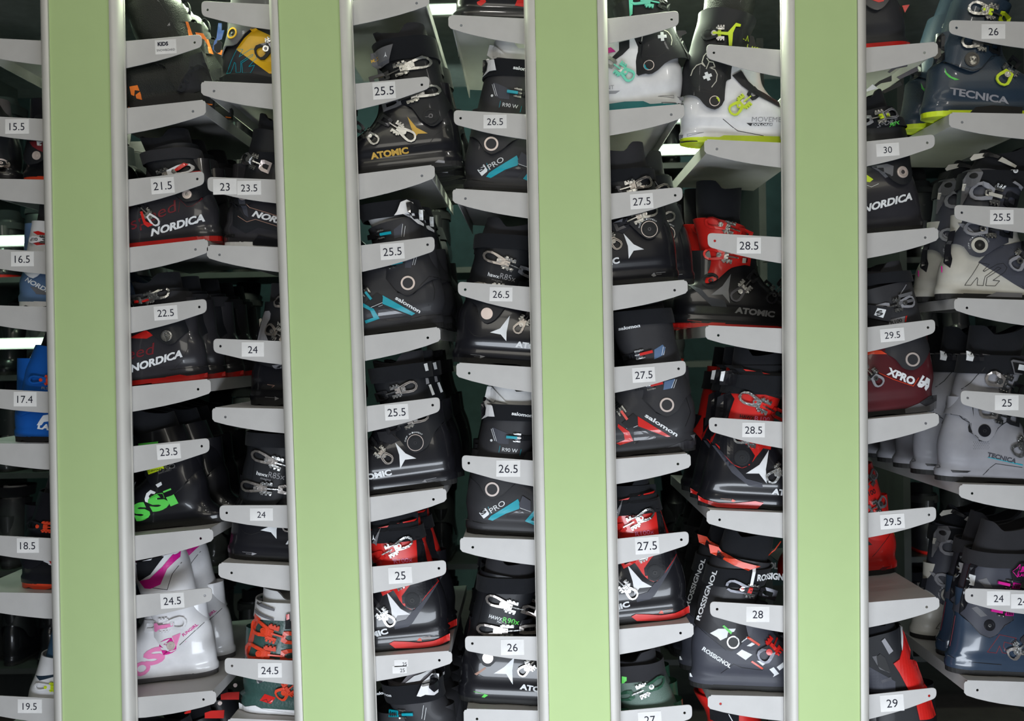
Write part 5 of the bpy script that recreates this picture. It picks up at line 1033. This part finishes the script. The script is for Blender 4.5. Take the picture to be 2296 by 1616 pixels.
# ======== gap right of the rightmost column, left side
B('4L0', blk, '4L0', -1, 'D1', 560, 'dark grey boot with red sole and red flecks, top right', L=290, shell='graphite plastic', cuff='smoked grey plastic', sole='red plastic', zt=240, feats=[('P', 'red plastic', [(130, 0), (160, -30), (250, -20), (245, 15), (200, 25)], 1), ('P', 'red plastic', [(470, 0), (540, -10), (495, 65)], 1), ('P', 'red plastic', [(88, 385), (540, 340), (540, 375), (88, 428)], 3)])
B('4L1', blk, '4L1', -1, 'D2', 700, 'dark grey boot with lime details, across the 30 bar', L=295, shell='smoked grey plastic', cuff='matte black plastic', strap=[(150, -60-0), (150, -140)], zt=262,
  sb=[(700, 850), (688, 760), (650, 740), (650, 600), (600, 400), (560, 300)], cb=[(560, 300), (520, -10), (470, -150), (400, -250), (370, -330)], hem=[(560, 320), (500, 430), (420, 460), (340, 430), (250, 340), (150, 290)], top=(390, -260), liner_h=40,
  feats=[('Dc', 'pearl metal', (422, 345), 13.5, 'dark metal'), ('T', 'NORDICA', W_, (62, 712), (528, 585), 16, dict(bold=.045, shear=.35)), ('P', 'lime', [(60, 340), (92, 350), (168, 405), (135, 432), (60, 420)], 1), ('Ln', W_, .8, [(60, 445), (148, 475), (215, 445)]), ('P', 'mid grey plastic', [(150, 290), (280, 270), (340, 290), (330, 380), (280, 390), (220, 330)], .8),
         ('T', 'SPORT', GR, (188, -55), (380, -105), 9, dict(shear=.35)), ('T', '90X', 'green', (300, -62), (400, -90), 8, dict(bold=.03, shear=.3)), ('Bk', (385, -200), (60, -110), 27, dict(ml='light grey plastic', mb='lime', mr='chrome', style='double')),
         ('P', W_, [(80, -390), (160, -460), (220, -425), (85, -385)], 3), ('PL', 'pull_strap', 'grey cloth', [(320, -590), (380, -640), (500, -695), (500, -640), (400, -620), (340, -580)], 10), ('PL', 'pull_strap', 'grey cloth', [(400, -540), (580, -635), (600, -600), (430, -520)], 12)])
B('4L2', blk, '4L2', -1, 'D3', 800, 'burgundy boot with white lettering and ring', L=300, shell='burgundy plastic', cuff='graphite plastic', strap=[(250, -280), (250, -180)], strapm='black cloth', liner='charcoal cloth',
  sb=[(795, 995), (790, 900), (760, 800), (775, 650), (750, 480), (730, 400)], cb=[(725, 400), (690, 290), (620, 20), (580, -120), (540, -260), (520, -330)], hem=[(730, 410), (660, 480), (590, 560), (510, 605), (430, 590), (350, 500), (230, 430), (150, 400)], top=(560, -200), liner_h=45,
  feats=[('Rg', 'pearl metal', (507, 508), 16, 12), ('T', 'XPRO', W_, (282, 640), (530, 740), 17, dict(bold=.05)), ('P', W_, [(565, 740), (620, 650), (640, 665), (610, 700), (640, 705), (660, 670), (700, 690), (690, 760), (660, 795), (640, 770), (650, 740), (610, 765), (580, 760)], .9), ('Ln', 'burgundy plastic', 1.8, [(600, 720), (670, 735)]), ('Ln', 'burgundy plastic', 1.8, [(640, 655), (625, 770)]),
         ('P', 'orange red plastic', [(60, 470), (150, 425), (240, 425), (292, 460), (230, 460), (150, 460), (90, 480)], 1), ('Ln', 'orange red plastic', 1.4, [(215, 630), (350, 690), (530, 750), (580, 675)]), ('Bk', (232, 740), (60, 560), 28, dict(ml='light grey plastic', mb='dark metal', mc='dark metal')),
         ('P', 'mid grey plastic', [(460, 960), (595, 905), (655, 935), (788, 892), (785, 960), (720, 1000), (465, 1000)], 2), ('P', 'graphite plastic', [(595, 900), (700, 845), (790, 835), (788, 890), (655, 932)], 2),
         ('P', 'mid grey plastic', [(370, -75), (510, -110), (510, -80), (375, -45)], 7.6), ('P', 'mid grey plastic', [(375, -15), (530, -45), (530, -20), (380, 15)], 7.6), ('P', 'charcoal cloth', [(110, 10), (320, 40), (300, 170), (100, 120)], 8), ('P', W_, [(170, 105), (190, 42), (262, 58), (240, 132)], 9), ('T', 'S', 'black print', (190, 115), (240, 100), 11, dict(bold=.05)),
         ('Bk', (535, 40-70), (230, 50), 28, dict(ml='light grey plastic', mb='chrome')), ('P', 'light grey plastic', [(300, 150), (445, 115), (435, 180), (300, 195)], 1), ('T', 'R100', 'black print', (316, 190), (418, 165), 8, dict(bold=.02)), ('P', 'red plastic', [(450, 115), (464, 111), (452, 165), (442, 168)], 1), ('Ln', 'light grey plastic', 1.8, [(460, -170), (410, -100), (370, -20)])])
B('4L3', redf, '4L3', -1, 'D4', 448, 'bright red boot set back on a bare shelf, across the 29.5 bar', L=300, setback=.19, shell='red plastic', cuff='red plastic', sole='black rubber', strap=None, liner='black cloth',
  sb=[(448, 1150), (450, 1040), (418, 1030), (425, 900), (400, 800), (370, 760)], cb=[(365, 760), (320, 560), (260, 400), (220, 250), (190, 160), (170, 60)], hem=[(370, 770), (290, 800), (250, 850), (150, 850), (0, 700)], top=(185, 170),
  feats=[('Bk', (208, 230), (60, 370), 30, dict(ml='mid grey plastic', mb='chrome')), ('Bk', (300, 490), (90, 590), 30, dict(ml='mid grey plastic', mb='chrome')), ('T', 'R100', 'black print', (82, 465), (190, 428), 12, dict(bold=.02)), ('P', 'black print', [(100, 845), (155, 900), (100, 905)], .8), ('Gr', [(370, 770), (250, 900), (160, 1010)]), ('P', 'dim red print', [(230, 1125), (260, 1108), (340, 1102), (300, 1115), (290, 1135), (250, 1138)], .7), ('Ln', 'gold print', .9, [(372, 765), (395, 830)])])
B('4L4', redf, '4L4', -1, 'D5', 960, 'black boot with bright red spine, behind the 29 bar', L=300, shell='smoked black plastic', cuff='matte black plastic', strap=None, zt=280, liner_h=24, liner='black cloth', cw=150,
  cb=[(860, 1600), (740, 1250), (660, 1060), (600, 930), (520, 700)], top=(500, 690), sb=[(960, 2250), (950, 2000), (920, 1800)], hem=[(900, 1800), (600, 1850), (300, 1750)],
  feats=[('PL', 'spine', 'red plastic', [(470, 900), (475, 860), (510, 705), (530, 740), (600, 935), (560, 1000), (640, 1035), (660, 1050), (745, 1280), (860, 1600), (640, 1600), (600, 1400), (530, 1300), (440, 1130), (375, 1030), (440, 985)], 4), ('PL', 'spoiler_edge', 'white plastic', [(470, 900), (465, 830), (478, 700), (490, 675), (512, 690), (500, 770), (480, 860)], 5),
         ('P', 'light grey plastic', [(252, 798), (285, 770), (372, 900), (330, 935)], 3), ('P', 'deep black', [(205, 960), (240, 930), (290, 970), (350, 1120), (300, 1110), (220, 1060)], 2), ('P', 'mid grey plastic', [(160, 960), (220, 950), (230, 1060), (350, 1130), (240, 1090)], 1), ('Ln', 'dark metal', 7, [(265, 1215), (350, 1185)]), ('Gr', [(560, 1005), (440, 1130)]), ('P', 'slate plastic', [(120, 1060), (400, 1215), (400, 1320), (120, 1340)], 1)])
# ======== gap right of the rightmost column, right side
B('4R0', blk, '4R0', 1, 'D1', 665, 'navy boot with silver lettering, top right corner', L=300, shell='navy plastic', cuff='navy plastic', sole='lime', strap=None, liner='navy plastic', zt=270,
  sb=[(665, 1020), (660, 935), (690, 925), (720, 700), (740, 560), (790, 530)], cb=[(795, 520), (830, 380), (880, 200), (920, 80), (960, -40), (990, -120)], hem=[(800, 520), (870, 570), (960, 620), (1050, 650), (1130, 620), (1230, 530), (1400, 470)], top=(960, -60), liner_h=60,
  feats=[('Dc', 'smoked black plastic', (1045, 540), 16.5, 'chrome'), ('P', 'chrome', [(1025, 515), (1075, 510), (1080, 530), (1060, 535), (1040, 530), (1020, 535)], 3.6), ('P', 'chrome', [(1015, 560), (1045, 555), (1080, 565), (1070, 585), (1040, 592), (1020, 580)], 3.6), ('T', 'TECNICA', 'light grey plastic', (855, 838), (1395, 935), 15, dict(bold=.035, shear=-.15)),
         ('P', 'green', [(832, 595), (845, 640), (880, 680), (950, 712), (910, 715), (860, 685), (835, 650)], .9), ('Gr', [(830, 540), (950, 610), (1050, 640), (1130, 620), (1240, 500), (1400, 470)]), ('Bk', (1015, 60), (1400, 160), 32, dict(ml='chrome', mb='lime', mc='lime')), ('Bk', (950, 370), (1300, 420), 32, dict(ml='chrome', mb='chrome', mc='matte black plastic')), ('Bk', (1290, 760), (1500, 520), 34, dict(ml='lime', mb='chrome', mc='matte black plastic')),
         ('P', 'black rubber', [(1050, 1010), (1100, 960), (1250, 945), (1519, 965), (1519, 1030), (1050, 1030)], 1.5), ('P', 'smoked black plastic', [(780, 300), (830, 260), (850, 290), (830, 520), (790, 540), (740, 480)], 3)])
B('4R1', blk, '4R1', 1, 'D2', 800, 'ivory boot with grey cuff and outlined letters, right edge', L=300, shell='ivory plastic', cuff='slate plastic', strap=[(1300, 330), (1300, 480)], strapm='black cloth', liner='black cloth', liner_h=50,
  sb=[(805, 1470), (805, 1375), (840, 1360), (845, 1180), (910, 1060), (940, 990)], cb=[(925, 970), (985, 800), (1020, 600), (1040, 420), (1060, 320), (1090, 290)], hem=[(930, 980), (980, 1010), (1040, 1100), (1120, 1118), (1170, 1100), (1260, 1040), (1400, 980)], top=(1090, 310),
  feats=[('Rg', 'ivory plastic', (1114, 1008), 18, 12, 'deep black', 'chrome'), ('P', 'slate plastic', [(1120, 1160), (1200, 1085), (1330, 1010), (1600, 950), (1600, 1440), (1519, 1400)], 1.2), ('Ln', 'black print', .8, [(1008, 1368), (1130, 1165), (1215, 1180), (1160, 1238), (1170, 1245), (1285, 1180), (1340, 1170), (1372, 1210), (1350, 1250), (1255, 1325), (1315, 1330), (1278, 1375), (1195, 1372), (1198, 1300), (1320, 1215), (1290, 1205), (1180, 1290), (1172, 1372), (1118, 1368), (1118, 1310), (1110, 1300), (1062, 1368), (1008, 1368)]),
         ('PL', 'spoiler', 'mid grey plastic', [(990, 640), (1010, 400), (1060, 320), (1130, 305), (1138, 360), (1110, 440), (1060, 480), (1040, 560), (1000, 640)], 6), ('P', 'deep black', circ((1075, 375), 26, 12), 7), ('P', 'ivory plastic', [(1002, 438), (1030, 440), (1022, 502), (998, 500)], 7.5),
         ('Bk', (1058, 500), (1440, 610), 42, dict(ml='light grey plastic', mb='smoked black plastic', mc='matte black plastic')), ('P', 'ivory plastic', [(1188, 530), (1310, 560), (1302, 592), (1185, 560)], 10), ('P', 'light grey plastic', [(975, 795), (1010, 800), (1075, 895), (1040, 905)], 3), ('Bk', (1000, 850), (1400, 880), 34, dict(ml='light grey plastic', mb='smoked black plastic', mc='matte black plastic')), ('Arc', 'CUFF ALIGNMENT TOOL', W_, (1114, 1008), 21, 200, 20, 3),
         ('Bk', (1410, 1220), (1600, 1020), 36, dict(ml='light grey plastic', mb='smoked black plastic', mc='matte black plastic')), ('PL', 'walk_lever', 'smoked black plastic', [(895, 870), (950, 860), (920, 1000), (915, 1120), (890, 1205), (850, 1150), (870, 1000)], 2), ('P', W_, circ((1417, 343), 22, 16), 9), ('T', 'K2', 'black print', (1405, 352), (1430, 346), 4, dict(bold=.04, shear=.3)),
         ('P', 'ivory plastic', [(1085, 200), (1120, 160), (1220, 148), (1210, 190), (1100, 220)], 4), ('P', 'ivory plastic', [(1295, 240), (1330, 205), (1465, 285), (1450, 305)], 6), ('P', 'deep black', [(1195, 180), (1220, 140), (1315, 200), (1295, 218)], 7), ('P', 'light grey plastic', [(1390, 450), (1410, 435), (1519, 490), (1519, 510)], 9),
         ('P', 'light grey plastic', [(1200, 1470), (1290, 1430), (1519, 1440), (1519, 1480)], 1), ('P', 'magenta', [(828, 1185), (838, 1185), (838, 1245), (830, 1240)], 1)])
B('4R2', blk, '4R2', 1, 'D3', 798, 'light grey boot with blue underline, foremost of the row at right', L=300, shell='light grey plastic', cuff='light grey plastic', strap=[(1300, 470), (1300, 640)], strapm='black cloth', liner='black cloth', liner_h=60,
  sb=[(800, 1570), (795, 1480), (830, 1465), (825, 1300), (860, 1150), (910, 1010)], cb=[(905, 1000), (950, 880), (1000, 720), (1045, 550), (1060, 450)], hem=[(910, 1010), (960, 1020), (1040, 1090), (1045, 1160), (1110, 1230), (1170, 1252), (1220, 1230), (1290, 1130), (1400, 1080)], top=(1065, 460),
  feats=[('Gr', [(910, 1010), (960, 1020), (1040, 1085), (1045, 1165), (1130, 1248), (1190, 1250), (1240, 1210), (1290, 1130), (1380, 1080), (1519, 1110)]), ('Dc', 'smoked black plastic', (1158, 1152), 14, 'dark metal'), ('T', 'TECNICA', 'slate plastic', (1195, 1388), (1452, 1450), 10, dict(bold=.035)), ('P', 'teal', [(1200, 1398), (1210, 1395), (1519, 1462), (1519, 1472)], .9),
         ('Bk', (1168, 660), (1519, 790), 36, dict(ml='satin metal', mb='chrome', mc='dark metal')), ('Bk', (1110, 960), (1480, 1060), 34, dict(ml='satin metal', mb='chrome', mc='dark metal')), ('Bk', (1425, 1370), (1620, 1180), 34, dict(ml='chrome', mb='chrome', mc='dark metal')), ('P', 'deep black', [(890, 1520), (1060, 1525), (1030, 1540), (905, 1540)], .6), ('Ln', 'black print', 1.2, [(790, 1480), (815, 1480), (822, 1500), (792, 1505)]),
         ('Gr', [(1000, 780), (1060, 720), (1160, 580)]), ('P', 'mid grey plastic', [(1375, 520), (1395, 508), (1519, 530), (1519, 650), (1410, 640)], 8.5), ('P', 'deep black', [(1390, 530), (1519, 550), (1519, 640), (1415, 625)], 9.2), ('P', W_, [(1440, 600), (1450, 550), (1519, 560), (1519, 610)], 10), ('PL', 'heel_clip', 'smoked black plastic', [(1045, 430), (1075, 420), (1140, 450), (1140, 520), (1050, 520)], 9), ('P', W_, [(1040, 428), (1085, 440), (1065, 525), (1030, 515)], 10),
         ('Gr', [(1170, 1560), (1230, 1500), (1280, 1455), (1519, 1490)])]+[('PM', 'mid grey plastic', circ((1080+18*i+(j % 2)*9, 1260+15*j), 3.2, 6), .5) for i in range(8) for j in range(5)])
B('4R3', blk, '4R3', 1, 'D5', 1005, 'glossy dark blue boot with magenta levers, bottom right', L=300, shell='blue grey plastic', cuff='slate plastic', strap=[(1500, -90), (1500, 60)], strapm='charcoal cloth', liner='charcoal cloth', liner_h=70, sole='black rubber',
  sb=[(1005, 1150), (1000, 990), (1030, 980), (1065, 850), (1090, 700), (1110, 560)], cb=[(1110, 550), (1140, 400), (1190, 220), (1230, 60), (1250, -60), (1270, -120)], hem=[(1110, 560), (1170, 620), (1260, 730), (1350, 765), (1420, 740), (1500, 660), (1620, 600)], top=(1255, -60),
  feats=[('Dc', 'smoked black plastic', (1352, 640), 12.5, 'chrome'), ('Gr', [(1110, 560), (1170, 620), (1260, 730), (1350, 770), (1430, 740), (1510, 640), (1620, 600)]), ('Ln', 'dim red print', 1.3, [(1350, 925), (1475, 748), (1640, 780), (1600, 840), (1520, 820), (1510, 870), (1560, 940), (1500, 930), (1470, 860), (1440, 935), (1350, 925)]), ('Ln', 'dim red print', 1, [(1080, 590), (1060, 700), (1020, 900)]),
         ('Bk', (1430, 200), (1700, 260), 21, dict(ml='magenta', style='bar')), ('Bk', (1360, 480), (1620, 530), 21, dict(ml='magenta', style='bar')), ('P', 'mid grey plastic', [(1262, 195), (1335, 165), (1390, 260), (1320, 262)], 1), ('P', 'mid grey plastic', [(1195, 480), (1240, 455), (1335, 545), (1270, 560)], 1),
         ('PL', 'strap_end', 'matte black plastic', [(1560, 100), (1640, 0), (1720, 0), (1720, 210), (1580, 180)], 10), ('T', 'LANGE', 'magenta', (1632, 138), (1800, 150), 7, dict(bold=.03)), ('Ln', 'magenta', 1.4, [(1632, 10), (1572, 85), (1625, 145), (1635, 10)]), ('P', 'magenta', [(1645, 95), (1655, 30), (1720, 30), (1720, 95)], 10.6), ('Bk', (1560, 970), (1750, 800), 34, dict(ml='satin metal', mb='chrome', mc='dark metal')),
         ('PL', 'spine', 'smoked black plastic', [(1110, 560), (1130, 400), (1180, 190), (1220, 40), (1262, 50), (1230, 220), (1185, 400), (1150, 500)], 2), ('P', W_, [(1185, 255), (1210, 150), (1250, 155), (1228, 258)], 3), ('Gr', [(1000, 1000), (1100, 1030), (1500, 1060)])])

# ---------------------------------------------------------------- rows standing behind the front boots
ORD = ['first', 'second', 'third', 'fourth']
ROWS = dict([(k, 4) for k in BOOTS]); ROWS.update({'1L4': 1, '4L0': 0, '4L1': 1, '2L4': 1, '3L3': 0, '3R2': 2, '2R3': 2, '2R1': 2, '3L0': 0, '3R0': 0, '3R4': 0, '4R0': 1, '4R1': 1, '4R3': 1, '1L0': 1, '1R0': 2, '4L3': 0, '1L5': 2, '4L4': 2, '0a2': 0, '00': 0, '1R2': 2, '3R4': 0, '2R0': 3, '3R1': 3})
PITCH_OF = {}
for key, (r, hx, topz, setb, desc) in list(BOOTS.items()):
    s = -1 if r.rotation_euler.y < 0 else 1
    short = desc.split(',')[0]
    for i in range(ROWS.get(key, 3)):
        dy = PITCH_OF.get(key, .121)*(i+1)
        if setb+dy > .50: break
        jx = random.uniform(-.006, .012)*(-s)
        x = r.location.x+jx+(.05 if key == '3L1' and i == 0 else .04 if key == '4R3' else 0)
        z = topz(x)+.0006
        kind = 'snowboard boot' if key == '1L0' else 'boot'
        copy_boot(r, (x, r.location.y+dy+random.uniform(-.003, .003), z), f'{ORD[i]} {kind} back behind {short}', 'boots in the rows behind the front ones', full_=(i == 0 or key == '1L2'))

# a different pair behind the dark blue boot
again('4R3b', '4R1', '4R3', 2058, 'ivory boot with grey cuff standing behind the dark blue boot, bottom right', setback=.262)

# ---------------------------------------------------------------- rear rack across the store aisle, seen through the gaps
def rear_x(px, Y): return at(px, 808, Y).x
RY = 1.30
levels = [.22+.36*i for i in range(6)]
srcs = ['2L3', '1L3', '2L2', '1L2', '4L1']
gaps = [(-25, 100), (440, 600), (960, 1060), (1500, 1610), (2070, 2200)]
n = 0
for gi, (p0, p1) in enumerate(gaps):
    x0, x1 = rear_x(p0, RY), rear_x(p1, RY)
    for px_ in (x0-.09, x1+.12):
        tag(box('rear_post', px_+(0 if px_ < x0 else .03), px_+.025+(0 if px_ < x0 else .03), RY-.03, RY+.36, 0, 2.45, 'dark steel'), 'dark upright panel of the rear rack, seen through the gaps between the columns', 'rack post', 'uprights of the rear rack')
    for li, z in enumerate(levels):
        t = empty('rear_shelf', (x0-.05, RY, z), 'dark steel shelf on the rear rack, seen through the gaps between the columns', 'shelf', 'rear rack shelves')
        box('tray', -.014, x1-x0+.198, 0, .34, -.02, 0, 'dark steel', t)
        x = x0+.03
        while x < x1-.03:
            src = BOOTS[srcs[n % len(srcs)]][0]; n += 1
            r = copy_boot(src, (x, RY+.02, z+.0006), 'dark ski boot standing heel forward on the rear rack, seen through the gaps', 'dark boots on the rear rack')
            r.rotation_euler = (0, 0, -math.pi/2 if src.rotation_euler.y < 0 else math.pi/2)
            x += .125
def tube(px0, px1, py, Y, txt):
    a, b = at(px0, py, Y), at(px1, py, Y); r = .011
    V = []; F = []
    k = 12
    t = empty('tube_lamp', ((a.x+b.x)/2, Y, a.z), txt, 'lamp', 'lamp tubes of the store room')
    h = (b.x-a.x)/2
    for x in (-h, h):
        for i in range(k): V.append((x, r*math.cos(2*math.pi*i/k), r*math.sin(2*math.pi*i/k)))
    F = [(i, (i+1) % k, k+(i+1) % k, k+i) for i in range(k)]+[tuple(range(k))[::-1], tuple(range(k, 2*k))]
    mk('glass_tube', V, F, 'tube glow', t, smooth=True)
    box('housing', -h-.01, h+.01, .012, .035, -.02, .02, 'shelf steel', t)
def tubes(g, py, txt):
    p0, p1 = gaps[g]; tube(p0-48, p1+68, py, RY-.05, txt)
tubes(0, 541, 'glowing lamp tube at far left, upper one')
tubes(0, 772, 'glowing lamp tube at far left, lower one')
tubes(2, 424, 'glowing lamp tube left of the picture centre, lower one')
tubes(2, 20, 'glowing lamp tube left of the picture centre, upper one')
tubes(3, 262, 'glowing lamp tube beside the two white boots, upper one')
tubes(3, 335, 'glowing lamp tube beside the two white boots, lower one')
